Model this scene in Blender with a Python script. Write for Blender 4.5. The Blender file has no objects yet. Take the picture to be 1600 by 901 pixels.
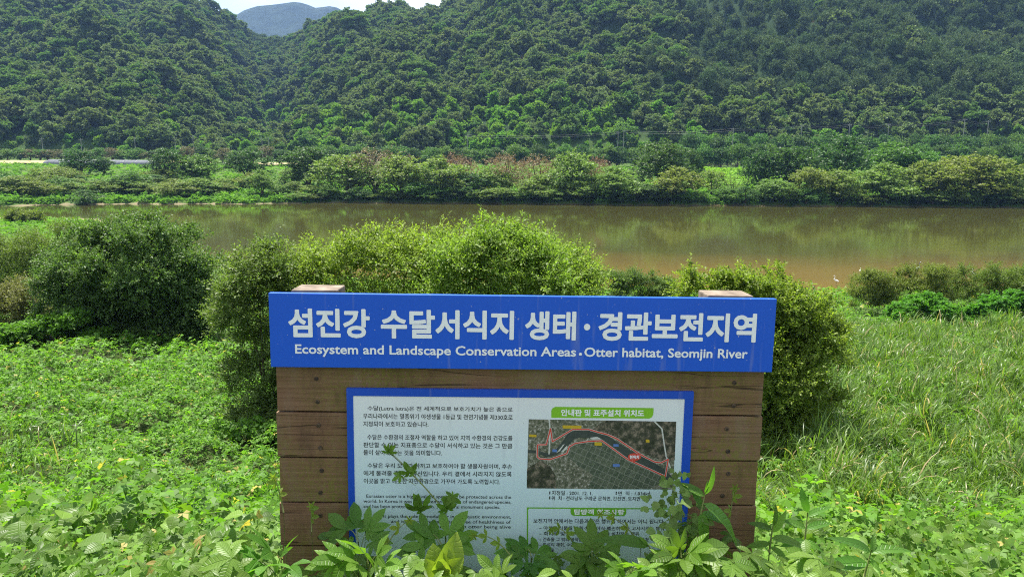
import bpy, math, random
import numpy as np
from mathutils import Vector, Matrix

S = bpy.context.scene
COL = S.collection
rng = np.random.default_rng(11)
random.seed(5)
R = math.radians

# ------------------------------------------------------------------ camera
EYE = 11.0                      # metres above the river
PITCH, ROLL, FPX = 0.1663, R(0.3), 1150.0
cd = bpy.data.cameras.new('camera')
cd.sensor_width = 36.0
cd.lens = 36.0 * FPX / 1600.0
cd.clip_start, cd.clip_end = 0.05, 12000
cam = bpy.data.objects.new('camera', cd)
COL.objects.link(cam)
cam.matrix_world = Matrix.Translation((0, 0, EYE)) @ Matrix.Rotation(math.pi/2 - PITCH, 4, 'X') @ Matrix.Rotation(ROLL, 4, 'Z')
S.camera = cam

# ------------------------------------------------------------------ sky, sun, exposure
SUN_EL, SUN_AZ = R(67), R(-32)      # azimuth from +Y (ahead), negative = to the left
w = bpy.data.worlds.new('World')
S.world = w
w.use_nodes = True
nt = w.node_tree
nt.nodes.clear()
N = nt.nodes.new
sky = N('ShaderNodeTexSky')
sky.sky_type = 'NISHITA'
sky.sun_disc = False
sky.sun_elevation = SUN_EL
sky.sun_rotation = SUN_AZ % (2*math.pi)
sky.air_density, sky.dust_density, sky.ozone_density = 1.2, 2.0, 1.0
tc = N('ShaderNodeTexCoord')
mp = N('ShaderNodeMapping'); mp.inputs['Scale'].default_value = (1, 1, 2.6)
nz = N('ShaderNodeTexNoise'); nz.inputs['Scale'].default_value = 3.0; nz.inputs['Detail'].default_value = 7
rp = N('ShaderNodeValToRGB')
rp.color_ramp.elements[0].position = .40; rp.color_ramp.elements[1].position = .60
mx = N('ShaderNodeMixRGB'); mx.inputs[2].default_value = (6.2, 6.35, 6.6, 1)
bg = N('ShaderNodeBackground'); bg.inputs['Strength'].default_value = 0.095
out = N('ShaderNodeOutputWorld')
L = nt.links.new
L(tc.outputs['Generated'], mp.inputs[0]); L(mp.outputs[0], nz.inputs['Vector']); L(nz.outputs[0], rp.inputs[0])
L(rp.outputs[0], mx.inputs[0]); L(sky.outputs[0], mx.inputs[1]); L(mx.outputs[0], bg.inputs[0]); L(bg.outputs[0], out.inputs[0])

sl = bpy.data.lights.new('sun', 'SUN')
sl.energy = 5.0
sl.angle = R(0.5)
sl.color = (1.0, 0.95, 0.86)
so = bpy.data.objects.new('sun', sl)
COL.objects.link(so)
sd = Vector((math.sin(SUN_AZ)*math.cos(SUN_EL), math.cos(SUN_AZ)*math.cos(SUN_EL), math.sin(SUN_EL)))
so.rotation_euler = sd.to_track_quat('Z', 'Y').to_euler()
S.view_settings.view_transform = 'Standard'
S.view_settings.look = 'None'
S.view_settings.gamma = 1
S.view_settings.exposure = 1.22
S.cycles.max_bounces = 8
S.cycles.diffuse_bounces = 3
S.cycles.transmission_bounces = 4
S.cycles.transparent_max_bounces = 4
S.cycles.use_denoising = False
S.cycles.filter_width = 1.1
S.cycles.sample_clamp_indirect = 4.0

# ------------------------------------------------------------------ helpers
CP, SP_, CR, SR = math.cos(PITCH), math.sin(PITCH), math.cos(ROLL), math.sin(ROLL)
def ray(px, py):
    du, dv = px-800.0, py-450.5
    u, v = CR*du+SR*dv, -SR*du+CR*dv
    return Vector((u, FPX*CP - v*SP_, -FPX*SP_ - v*CP))
def pix(px, py, d):                 # the point at depth d seen at that pixel of the photograph
    r = ray(px, py)
    return Vector((0, 0, EYE)) + r*(d/r.y)

def tag(o, label=None, cat=None, group=None, kind=None):
    if label: o['label'] = label
    if cat: o['category'] = cat
    if group: o['group'] = group
    if kind: o['kind'] = kind
    return o
def empty(name, loc=(0, 0, 0)):
    o = bpy.data.objects.new(name, None)
    o.empty_display_size = .2
    o.location = loc
    COL.objects.link(o)
    return o
def link(name, me, parent=None, mat=None):
    o = bpy.data.objects.new(name, me)
    if mat is not None and not me.materials: me.materials.append(mat)
    COL.objects.link(o)
    if parent is not None: o.parent = parent
    return o
def np_mesh(name, V, F, mat=None, rnd=None, uv=None, smooth=False):
    """V (n,3); F (m,k) index array of equal sided faces; rnd per face; uv per vertex"""
    V = np.ascontiguousarray(V, dtype=np.float32).reshape(-1, 3)
    F = np.ascontiguousarray(F, dtype=np.int32)
    m, k = F.shape
    me = bpy.data.meshes.new(name)
    me.vertices.add(len(V)); me.vertices.foreach_set('co', V.ravel())
    me.loops.add(m*k); me.loops.foreach_set('vertex_index', F.ravel())
    me.polygons.add(m)
    me.polygons.foreach_set('loop_start', np.arange(0, m*k, k, dtype=np.int32))
    me.polygons.foreach_set('loop_total', np.full(m, k, dtype=np.int32))
    if smooth: me.polygons.foreach_set('use_smooth', np.ones(m, dtype=bool))
    if rnd is not None:
        a = me.attributes.new('rnd', 'FLOAT', 'FACE'); a.data.foreach_set('value', np.asarray(rnd, dtype=np.float32))
    if uv is not None:
        l = me.uv_layers.new(name='UVMap'); l.data.foreach_set('uv', np.asarray(uv, dtype=np.float32)[F.ravel()].ravel())
    me.update(calc_edges=True)
    if mat is not None: me.materials.append(mat)
    return me
class MB:                            # plain mesh builder for boxes, tubes and polygons
    def __init__(s): s.v = []; s.f = []
    def add(s, vs, fs):
        b = len(s.v); s.v += [tuple(p) for p in vs]; s.f += [tuple(i+b for i in f) for f in fs]; return s
    def box(s, x0, x1, y0, y1, z0, z1):
        return s.add([(x0,y0,z0),(x1,y0,z0),(x1,y1,z0),(x0,y1,z0),(x0,y0,z1),(x1,y0,z1),(x1,y1,z1),(x0,y1,z1)],
                     [(3,2,1,0),(4,5,6,7),(0,1,5,4),(1,2,6,5),(2,3,7,6),(3,0,4,7)])
    def tube(s, pts, rad, n=6, cap=True):
        pts = [Vector(p) for p in pts]
        if not hasattr(rad, '__len__'): rad = [rad]*len(pts)
        vs = []
        for i, p in enumerate(pts):
            t = (pts[min(i+1, len(pts)-1)] - pts[max(i-1, 0)]).normalized()
            a = t.cross(Vector((0, 0, 1)) if abs(t.z) < .9 else Vector((1, 0, 0))).normalized(); b = t.cross(a)
            for k in range(n):
                an = 2*math.pi*k/n
                vs.append(p + (a*math.cos(an) + b*math.sin(an))*rad[i])
        fs = [(i*n+k, i*n+(k+1) % n, (i+1)*n+(k+1) % n, (i+1)*n+k) for i in range(len(pts)-1) for k in range(n)]
        if cap: fs += [tuple(range(n)), tuple((len(pts)-1)*n+k for k in reversed(range(n)))]
        return s.add(vs, fs)
    def mesh(s, name, mat=None, smooth=False):
        me = bpy.data.meshes.new(name); me.from_pydata(s.v, [], s.f)
        if smooth: me.polygons.foreach_set('use_smooth', [True]*len(me.polygons))
        me.update()
        if mat is not None: me.materials.append(mat)
        return me
    def build(s, name, mat, parent=None, smooth=False): return link(name, s.mesh(name, mat, smooth), parent)
def nrm(a): return a/np.maximum(np.linalg.norm(a, axis=-1, keepdims=True), 1e-9)
_ns = np.random.default_rng(3)
_D = [( _ns.normal(size=2), _ns.uniform(0, 6.28)) for _ in range(24)]
def snoise(x, y, scale):             # smooth noise, about -1..1
    r = 0
    for i, (d, p) in enumerate(_D):
        k = 1.0/scale*(0.6 + 0.09*i)*6.28
        d = d/np.linalg.norm(d)
        r = r + np.sin((x*d[0]+y*d[1])*k + p + 1.3*np.sin((x*d[1]-y*d[0])*k*.6+p*2))
    return r/6.0

# ------------------------------------------------------------------ materials
def new_mat(name):
    m = bpy.data.materials.new(name); m.use_nodes = True; m.node_tree.nodes.clear()
    return m, m.node_tree.nodes.new, m.node_tree.links.new
def leaf_mat(name, col, col2=None, trans=.4, rough=.5, spec=.22, veins=False, tcol=None, val=.35, dry=0.0, drycol=(.32, .26, .08)):
    """leaf: per-leaf colour between col and col2, light passing through"""
    m, N, L = new_mat(name)
    col2 = col2 or col
    at = N('ShaderNodeAttribute'); at.attribute_name = 'rnd'
    oi = N('ShaderNodeObjectInfo')
    mix = N('ShaderNodeMixRGB'); mix.inputs[1].default_value = (*col, 1); mix.inputs[2].default_value = (*col2, 1)
    L(at.outputs['Fac'], mix.inputs[0])
    hs = N('ShaderNodeHueSaturation')
    mr = N('ShaderNodeMapRange'); mr.inputs[3].default_value = 1-val; mr.inputs[4].default_value = 1+val
    ad = N('ShaderNodeMath'); ad.operation = 'MULTIPLY_ADD'; ad.inputs[1].default_value = 7.31
    fr = N('ShaderNodeMath'); fr.operation = 'FRACT'
    L(at.outputs['Fac'], ad.inputs[0]); L(oi.outputs['Random'], ad.inputs[2]); L(ad.outputs[0], fr.inputs[0]); L(fr.outputs[0], mr.inputs[0])
    L(mr.outputs[0], hs.inputs['Value'])
    mh = N('ShaderNodeMapRange'); mh.inputs[3].default_value = .485; mh.inputs[4].default_value = .515
    L(oi.outputs['Random'], mh.inputs[0]); L(mh.outputs[0], hs.inputs['Hue'])
    if dry:                              # a few yellowed or dried leaves
        gt = N('ShaderNodeMath'); gt.operation = 'GREATER_THAN'; gt.inputs[1].default_value = 1-dry; L(fr.outputs[0], gt.inputs[0])
        dm = N('ShaderNodeMixRGB'); dm.inputs[2].default_value = (*drycol, 1); L(gt.outputs[0], dm.inputs[0]); L(mix.outputs[0], dm.inputs[1]); mix = dm
    L(mix.outputs[0], hs.inputs['Color'])
    c = hs.outputs[0]
    bs = N('ShaderNodeBsdfPrincipled'); bs.inputs['Roughness'].default_value = rough; bs.inputs['Specular IOR Level'].default_value = spec
    if veins:
        uv = N('ShaderNodeUVMap'); sp = N('ShaderNodeSeparateXYZ'); L(uv.outputs[0], sp.inputs[0])
        ab = N('ShaderNodeMath'); ab.operation = 'ABSOLUTE'; L(sp.outputs[0], ab.inputs[0])
        k = N('ShaderNodeMath'); k.operation = 'MULTIPLY_ADD'; k.inputs[1].default_value = -.9; L(ab.outputs[0], k.inputs[0])
        v9 = N('ShaderNodeMath'); v9.operation = 'MULTIPLY'; v9.inputs[1].default_value = 9.0; L(sp.outputs[1], v9.inputs[0]); L(v9.outputs[0], k.inputs[2])
        f = N('ShaderNodeMath'); f.operation = 'PINGPONG'; f.inputs[1].default_value = .5; L(k.outputs[0], f.inputs[0])
        r1 = N('ShaderNodeMapRange'); r1.inputs[1].default_value = .0; r1.inputs[2].default_value = .16; r1.inputs[3].default_value = 1; r1.inputs[4].default_value = 0; L(f.outputs[0], r1.inputs[0])
        r2 = N('ShaderNodeMapRange'); r2.inputs[1].default_value = .03; r2.inputs[2].default_value = .12; r2.inputs[3].default_value = 1.3; r2.inputs[4].default_value = 0; L(ab.outputs[0], r2.inputs[0])
        mxx = N('ShaderNodeMath'); mxx.operation = 'MAXIMUM'; L(r1.outputs[0], mxx.inputs[0]); L(r2.outputs[0], mxx.inputs[1])
        sc = N('ShaderNodeMath'); sc.operation = 'MULTIPLY'; sc.inputs[1].default_value = .13; sc.use_clamp = True; L(mxx.outputs[0], sc.inputs[0])
        vm = N('ShaderNodeMixRGB'); vm.inputs[2].default_value = (.22, .34, .09, 1); L(c, vm.inputs[1]); L(sc.outputs[0], vm.inputs[0])
        nz = N('ShaderNodeTexNoise'); nz.inputs['Scale'].default_value = 60; g = N('ShaderNodeNewGeometry'); L(g.outputs['Position'], nz.inputs['Vector'])
        pr = N('ShaderNodeMapRange'); pr.inputs[1].default_value = .72; pr.inputs[2].default_value = .78; L(nz.outputs[0], pr.inputs[0])
        ps = N('ShaderNodeMixRGB'); ps.inputs[2].default_value = (.16, .12, .04, 1); L(pr.outputs[0], ps.inputs[0]); L(vm.outputs[0], ps.inputs[1])
        c = ps.outputs[0]
        bp = N('ShaderNodeBump'); bp.inputs['Strength'].default_value = .5; bp.inputs['Distance'].default_value = .003; bp.invert = True
        L(mxx.outputs[0], bp.inputs['Height']); L(bp.outputs[0], bs.inputs['Normal'])
    L(c, bs.inputs['Base Color'])
    tr = N('ShaderNodeBsdfTranslucent')
    th = N('ShaderNodeMixRGB'); th.blend_type = 'MULTIPLY'; th.inputs[0].default_value = 1; th.inputs[2].default_value = (*(tcol or (1.35, 1.55, .5)), 1)
    L(c, th.inputs[1]); L(th.outputs[0], tr.inputs[0])
    ms = N('ShaderNodeMixShader'); ms.inputs[0].default_value = trans
    o = N('ShaderNodeOutputMaterial')
    L(bs.outputs[0], ms.inputs[1]); L(tr.outputs[0], ms.inputs[2]); L(ms.outputs[0], o.inputs[0])
    return m
def noisy_mat(name, c1, c2, scale=5, rough=.8, spec=.3, stretch=(1, 1, 1), bump=0.0, detail=6, metallic=0, lo=.35, hi=.65):
    m, N, L = new_mat(name)
    t = N('ShaderNodeTexCoord'); mp = N('ShaderNodeMapping'); mp.inputs['Scale'].default_value = stretch
    nz = N('ShaderNodeTexNoise'); nz.inputs['Scale'].default_value = scale; nz.inputs['Detail'].default_value = detail
    rp = N('ShaderNodeValToRGB'); e = rp.color_ramp.elements
    e[0].position, e[1].position = lo, hi; e[0].color, e[1].color = (*c1, 1), (*c2, 1)
    bs = N('ShaderNodeBsdfPrincipled'); bs.inputs['Roughness'].default_value = rough; bs.inputs['Specular IOR Level'].default_value = spec; bs.inputs['Metallic'].default_value = metallic
    o = N('ShaderNodeOutputMaterial')
    L(t.outputs['Object'], mp.inputs[0]); L(mp.outputs[0], nz.inputs['Vector']); L(nz.outputs[0], rp.inputs[0]); L(rp.outputs[0], bs.inputs['Base Color'])
    if bump:
        b = N('ShaderNodeBump'); b.inputs['Strength'].default_value = bump; b.inputs['Distance'].default_value = .01; L(nz.outputs[0], b.inputs['Height']); L(b.outputs[0], bs.inputs['Normal'])
    L(bs.outputs[0], o.inputs[0])
    return m

M_bark = noisy_mat('bark', (.05, .04, .03), (.14, .11, .08), 8, .9, .2, (1, 1, .3), .5)
M_palebark = noisy_mat('pale_bark', (.12, .10, .08), (.26, .23, .19), 8, .9, .2, (1, 1, .3), .5)

# ------------------------------------------------------------------ terrain
def ys_near(x):
    return np.interp(x, [-300, -92, -84, -76, -70, -60, -48, -37, -21, -6, 10, 25, 50, 300], [150, 148, 147, 140, 126, 112, 99, 88, 74, 67, 64, 63, 66, 70])
def ys_far(x):
    return np.interp(x, [-400, -135, -125, -112, -100, -70, -55, -20, 30, 80, 140, 400], [184, 186, 191, 199, 200, 204, 212, 211, 207, 206, 204, 200]) + 1.2*np.sin(x*.35) + .8*np.sin(x*.9+1)
SKX = [-900, -300, 0, 60, 120, 160, 200, 240, 290, 312, 340, 360, 385, 402, 430, 446, 468, 485, 505, 533, 560, 575, 592, 612, 630, 642, 658, 672, 690, 702, 740, 790, 900, 1200, 1600, 2000, 2600]
SKY = [240, 300, 275, 290, 292, 268, 258, 266, 262, 253, 244, 230, 211, 203, 198, 196, 206, 222, 230, 238, 237, 240, 249, 254, 250, 241, 239, 247, 246, 256, 286, 312, 345, 370, 400, 400, 360]
def _true(px, py):                    # photograph pixel -> (azimuth, elevation) slopes scaled by FPX
    v = np.asarray(py, float)-450.5; ry = FPX*CP - v*SP_
    return 800+(np.asarray(px, float)-800)*FPX/ry, FPX*(-FPX*SP_ - v*CP)/ry
def proj_px(x, y, z):
    dz = z-EYE; c = y*CP - dz*SP_
    return 800+FPX*x/c, 450.5-FPX*(y*SP_+dz*CP)/c
SKX, SKY = _true(SKX, 257.5-np.array(SKY, float))
def H(x, y):
    x = np.asarray(x, dtype=float); y = np.asarray(y, dtype=float)
    ys = ys_near(x)
    s = np.where(y < 30, y, 30 + (y-30)*35.0/np.maximum(ys-30, 1))
    zn = np.interp(s, [-200, -2, 1.0, 2.0, 2.9, 4.6, 7.0, 11, 16, 22, 33, 45, 58, 62, 65, 75, 100, 140],
                   [9.45, 9.4, 9.35, 9.2, 9.0, 8.35, 7.0, 5.45, 4.6, 3.95, 2.8, 1.7, .9, .5, 0, -.5, -1.5, -2.5])
    zn = zn + .25*snoise(x, y, 9.0)*np.clip((y-9)/8, 0, 1)*np.clip((62-s)/20, 0, 1)
    yf = ys_far(x); d = y - yf
    zf = np.interp(d, [-40, -8, 0, 1.2, 6, 20, 45, 75, 100, 150, 185, 230], [-2.5, -.8, 0, .9, 1.3, 2.2, 5.0, 8.0, 9.4, 9.8, 11.5, 14.5])
    zf = zf + .5*snoise(x, y, 30)*np.clip(d/15, 0, 1)
    # hills
    a = 800 + FPX*x/np.maximum(y, 60)
    Sk = np.interp(a, SKX, SKY) - 13
    dR = np.interp(a, [-300, 100, 300, 430, 520, 650, 800, 1600, 2200], [820, 800, 830, 1000, 880, 860, 880, 900, 900])
    zr = EYE + Sk*dR/FPX
    f0 = np.interp(a, [-300, 0, 250, 430, 520, 700, 1600], [410, 405, 405, 430, 410, 400, 395])
    p = np.interp(a, [0, 200, 330, 430, 500, 620, 1600], [.85, .85, 1.1, 1.7, 1.15, .95, .95])
    t = np.clip((y-f0)/(dR-f0), 0, None)
    tt = np.clip(t, 0, 1)
    g = np.where(t <= 1, tt**p, 1-.25*(t-1))
    rid = 4*tt*(1-tt)
    zh = 14.5 + (zr-14.5)*g + rid*(15*snoise(x+.35*y, y*.45, 150) + 6*snoise(x, y, 70))
    zh = np.where(y > f0, np.maximum(zh, 14.0), 14.5)
    z = np.where(y < 170, zn, zf)
    z = np.where((y >= 150) & (y < 185), np.minimum(z, np.maximum(zn, zf)), z)
    k = np.clip((y-395)/15, 0, 1)
    return np.where(y > 395, z*(1-k) + zh*k, z)
def hz(x, y): return float(H(np.array([x]), np.array([y]))[0])

def ground_material():
    m, N, L = new_mat('ground_cover_soil')
    g = N('ShaderNodeNewGeometry'); sp = N('ShaderNodeSeparateXYZ'); L(g.outputs['Position'], sp.inputs[0])
    n1 = N('ShaderNodeTexNoise'); n1.inputs['Scale'].default_value = .35; n1.inputs['Detail'].default_value = 8; L(g.outputs['Position'], n1.inputs['Vector'])
    n2 = N('ShaderNodeTexNoise'); n2.inputs['Scale'].default_value = 4; n2.inputs['Detail'].default_value = 6; L(g.outputs['Position'], n2.inputs['Vector'])
    r1 = N('ShaderNodeValToRGB'); e = r1.color_ramp.elements
    e[0].position, e[1].position = .35, .65; e[0].color, e[1].color = (.05, .10, .02, 1), (.10, .16, .035, 1)
    L(n1.outputs[0], r1.inputs[0])
    r2 = N('ShaderNodeValToRGB'); e = r2.color_ramp.elements
    e[0].position, e[1].position = .3, .7; e[0].color, e[1].color = (.55, .55, .55, 1), (1.2, 1.2, 1.2, 1)
    L(n2.outputs[0], r2.inputs[0])
    mu = N('ShaderNodeMixRGB'); mu.blend_type = 'MULTIPLY'; mu.inputs[0].default_value = 1; L(r1.outputs[0], mu.inputs[1]); L(r2.outputs[0], mu.inputs[2])
    sand = N('ShaderNodeMixRGB'); sand.inputs[2].default_value = (.33, .27, .17, 1)
    zr = N('ShaderNodeMapRange'); zr.inputs[1].default_value = .2; zr.inputs[2].default_value = -.1
    zs = N('ShaderNodeMath'); zs.operation = 'MULTIPLY_ADD'; zs.inputs[1].default_value = -1.6; L(n1.outputs[0], zs.inputs[0]); za = N('ShaderNodeMath'); za.operation = 'ADD'; za.inputs[1].default_value = .55; L(sp.outputs[2], za.inputs[0]); L(za.outputs[0], zs.inputs[2]); L(zs.outputs[0], zr.inputs[0])
    xr = N('ShaderNodeMapRange'); xr.inputs[1].default_value = -45; xr.inputs[2].default_value = -58; L(sp.outputs[0], xr.inputs[0]); mud = N('ShaderNodeMixRGB'); mud.inputs[1].default_value = (.09, .075, .035, 1); mud.inputs[2].default_value = (.20, .17, .10, 1); L(xr.outputs[0], mud.inputs[0]); L(mud.outputs[0], sand.inputs[2])
    L(zr.outputs[0], sand.inputs[0]); L(mu.outputs[0], sand.inputs[1])
    soil = N('ShaderNodeMixRGB'); soil.inputs[2].default_value = (.035, .05, .014, 1)
    yr = N('ShaderNodeMapRange'); yr.inputs[1].default_value = 60; yr.inputs[2].default_value = 30; L(sp.outputs[1], yr.inputs[0])
    L(yr.outputs[0], soil.inputs[0]); L(sand.outputs[0], soil.inputs[1])
    hill = N('ShaderNodeMixRGB'); hill.inputs[2].default_value = (.020, .042, .012, 1)
    hr = N('ShaderNodeMapRange'); hr.inputs[1].default_value = 400; hr.inputs[2].default_value = 430; L(sp.outputs[1], hr.inputs[0])
    L(hr.outputs[0], hill.inputs[0]); L(soil.outputs[0], hill.inputs[1])
    bs = N('ShaderNodeBsdfPrincipled'); bs.inputs['Roughness'].default_value = .95; bs.inputs['Specular IOR Level'].default_value = .1
    bp = N('ShaderNodeBump'); bp.inputs['Strength'].default_value = .6; bp.inputs['Distance'].default_value = .2; L(n2.outputs[0], bp.inputs['Height']); L(bp.outputs[0], bs.inputs['Normal'])
    L(hill.outputs[0], bs.inputs['Base Color'])
    o = N('ShaderNodeOutputMaterial'); L(bs.outputs[0], o.inputs[0])
    return m
ys = np.concatenate([np.linspace(-80, -4, 12), np.linspace(-3, 12, 46), np.linspace(12.5, 80, 90), np.linspace(82, 180, 60), np.linspace(181, 260, 80), np.linspace(263, 420, 50), np.linspace(426, 1100, 110), np.linspace(1150, 3650, 10)])
u = np.linspace(-1, 1, 301)
xs = np.sign(u)*(np.abs(u)*190 + (np.abs(u)**5)*2450)
X, Y = np.meshgrid(xs, ys)
Z = H(X, Y)
Z = np.where(Y > 1100, 60, Z)
Z = np.where((np.abs(X) > 1500), np.minimum(Z, 120), Z)
nx, ny = len(xs), len(ys)
I = np.arange(nx*ny).reshape(ny, nx)
F = np.stack([I[:-1, :-1], I[:-1, 1:], I[1:, 1:], I[1:, :-1]], -1).reshape(-1, 4)
gm = np_mesh('ground', np.stack([X, Y, Z], -1), F, ground_material(), smooth=True)
tag(link('ground', gm), kind='structure')

# ------------------------------------------------------------------ river
def water_material():
    m, N, L = new_mat('river_water')
    g = N('ShaderNodeNewGeometry'); sp = N('ShaderNodeSeparateXYZ'); L(g.outputs['Position'], sp.inputs[0])
    mp = N('ShaderNodeMapping'); mp.inputs['Scale'].default_value = (.03, .06, 1); L(g.outputs['Position'], mp.inputs[0])
    n0 = N('ShaderNodeTexNoise'); n0.inputs['Scale'].default_value = 1; n0.inputs['Detail'].default_value = 5; L(mp.outputs[0], n0.inputs['Vector'])
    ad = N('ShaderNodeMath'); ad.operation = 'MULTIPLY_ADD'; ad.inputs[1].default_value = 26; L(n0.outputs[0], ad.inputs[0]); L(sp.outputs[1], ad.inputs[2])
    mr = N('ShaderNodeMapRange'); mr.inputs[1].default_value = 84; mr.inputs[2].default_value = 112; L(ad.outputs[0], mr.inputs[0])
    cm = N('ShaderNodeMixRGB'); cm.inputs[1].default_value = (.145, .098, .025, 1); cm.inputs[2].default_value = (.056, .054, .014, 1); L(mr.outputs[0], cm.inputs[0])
    bs = N('ShaderNodeBsdfPrincipled'); bs.inputs['Roughness'].default_value = .06; bs.inputs['IOR'].default_value = 1.33
    L(cm.outputs[0], bs.inputs['Base Color'])
    m2 = N('ShaderNodeMapping'); m2.inputs['Scale'].default_value = (.55, 1.5, 1); L(g.outputs['Position'], m2.inputs[0])
    n1 = N('ShaderNodeTexNoise'); n1.inputs['Scale'].default_value = 1.0; n1.inputs['Detail'].default_value = 4; L(m2.outputs[0], n1.inputs['Vector'])
    n2 = N('ShaderNodeTexNoise'); n2.inputs['Scale'].default_value = .045; n2.inputs['Detail'].default_value = 3; L(g.outputs['Position'], n2.inputs['Vector'])
    r2 = N('ShaderNodeMapRange'); r2.inputs[1].default_value = .4; r2.inputs[2].default_value = .62; r2.inputs[3].default_value = .15; r2.inputs[4].default_value = 1; L(n2.outputs[0], r2.inputs[0])
    yn = N('ShaderNodeMapRange'); yn.inputs[1].default_value = 130; yn.inputs[2].default_value = 75; yn.inputs[3].default_value = .35; yn.inputs[4].default_value = 1.6; L(sp.outputs[1], yn.inputs[0])
    m_y = N('ShaderNodeMath'); m_y.operation = 'MULTIPLY'; L(r2.outputs[0], m_y.inputs[0]); L(yn.outputs[0], m_y.inputs[1]); r2 = m_y
    mu = N('ShaderNodeMath'); mu.operation = 'MULTIPLY'; L(n1.outputs[0], mu.inputs[0]); L(r2.outputs[0], mu.inputs[1])
    bp = N('ShaderNodeBump'); bp.inputs['Strength'].default_value = .22; bp.inputs['Distance'].default_value = .05; L(mu.outputs[0], bp.inputs['Height']); L(bp.outputs[0], bs.inputs['Normal'])
    o = N('ShaderNodeOutputMaterial'); L(bs.outputs[0], o.inputs[0])
    return m
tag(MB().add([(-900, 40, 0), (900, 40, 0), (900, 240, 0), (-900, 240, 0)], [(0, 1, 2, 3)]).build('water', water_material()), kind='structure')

# far mountain in the haze
mx_ = np.linspace(-2600, 2600, 200); my_ = np.linspace(2300, 3600, 53)
X, Y = np.meshgrid(mx_, my_)
a = 800 + FPX*X/2800
ax_, ay_ = _true([-400, 250, 330, 365, 378, 400, 430, 446, 460, 475, 490, 505, 518, 530, 545, 570, 620, 800, 1800], [200, 60, 34, 27, 19, 12, 9, 7, 5, 8, 14, 12, 11, 17, 25, 40, 60, 100, 140])
el = np.interp(a, ax_, ay_)
zr = EYE + el*2800/FPX
Z = zr*np.clip(1-np.abs(Y-2800)/900, 0, 1) + 10*snoise(X, Y, 260)*np.clip(1-np.abs(Y-2800)/1200, 0, 1)*np.minimum(1, np.abs(Y-2800)/200+.15) + 2*snoise(X, Y, 60)*np.minimum(1, np.abs(Y-2800)/100)
nx, ny = len(mx_), len(my_)
I = np.arange(nx*ny).reshape(ny, nx)
F = np.stack([I[:-1, :-1], I[:-1, 1:], I[1:, 1:], I[1:, :-1]], -1).reshape(-1, 4)
tag(link('hills', np_mesh('hills', np.stack([X, Y, Z], -1), F, noisy_mat('far_forest', (.010, .022, .020), (.024, .042, .032), .03, .95, .1), smooth=True)), kind='structure')

# ------------------------------------------------------------------ air
hm, N, L = new_mat('air_haze')
pv = N('ShaderNodeVolumePrincipled'); pv.inputs['Color'].default_value = (.32, .54, 1, 1); pv.inputs['Density'].default_value = HAZE = .000095
pv.inputs['Anisotropy'].default_value = .2
o_ = N('ShaderNodeOutputMaterial'); L(pv.outputs[0], o_.inputs['Volume'])
tag(MB().box(-2720, 2720, -95, 3720, -5, 760).build('haze', hm), kind='stuff')

# ------------------------------------------------------------------ the sign
sg_O = Vector((0.0474, 2.8795, EYE-0.5089))
sg_e = Vector((0.99981696, 0.01634024, -0.00995253)).normalized()
sg_u = Vector((0.00962239, 0.02015959, 0.99975047)).normalized()
sg_n = sg_u.cross(sg_e).normalized()          # points away from the viewer
sg_u = sg_e.cross(sg_n).normalized()
def loc(px, py):                              # photograph pixel -> sign-local (x, z)
    r = ray(px, py); o = Vector((0, 0, EYE))
    k = (sg_O-o).dot(sg_n)/r.dot(sg_n)
    p = o + r*k - sg_O
    return p.dot(sg_e), p.dot(sg_u)
sign = empty('information_sign')
Mx = Matrix((sg_e, sg_n, sg_u)).transposed().to_4x4(); Mx.translation = sg_O
base_off = -1.50
sign.matrix_world = Mx @ Matrix.Translation((0, 0, base_off))
tag(sign, 'brown plank information sign with blue title board and white panel, rising from the leaves', 'sign')
_subs = {}
def spart(name, me, mat, parent=None):        # parts keep coordinates measured from the header's top centre
    o = link(name, me, parent or sign, mat)
    if parent is None: o.location = (0, 0, -base_off)
    return o

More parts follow.
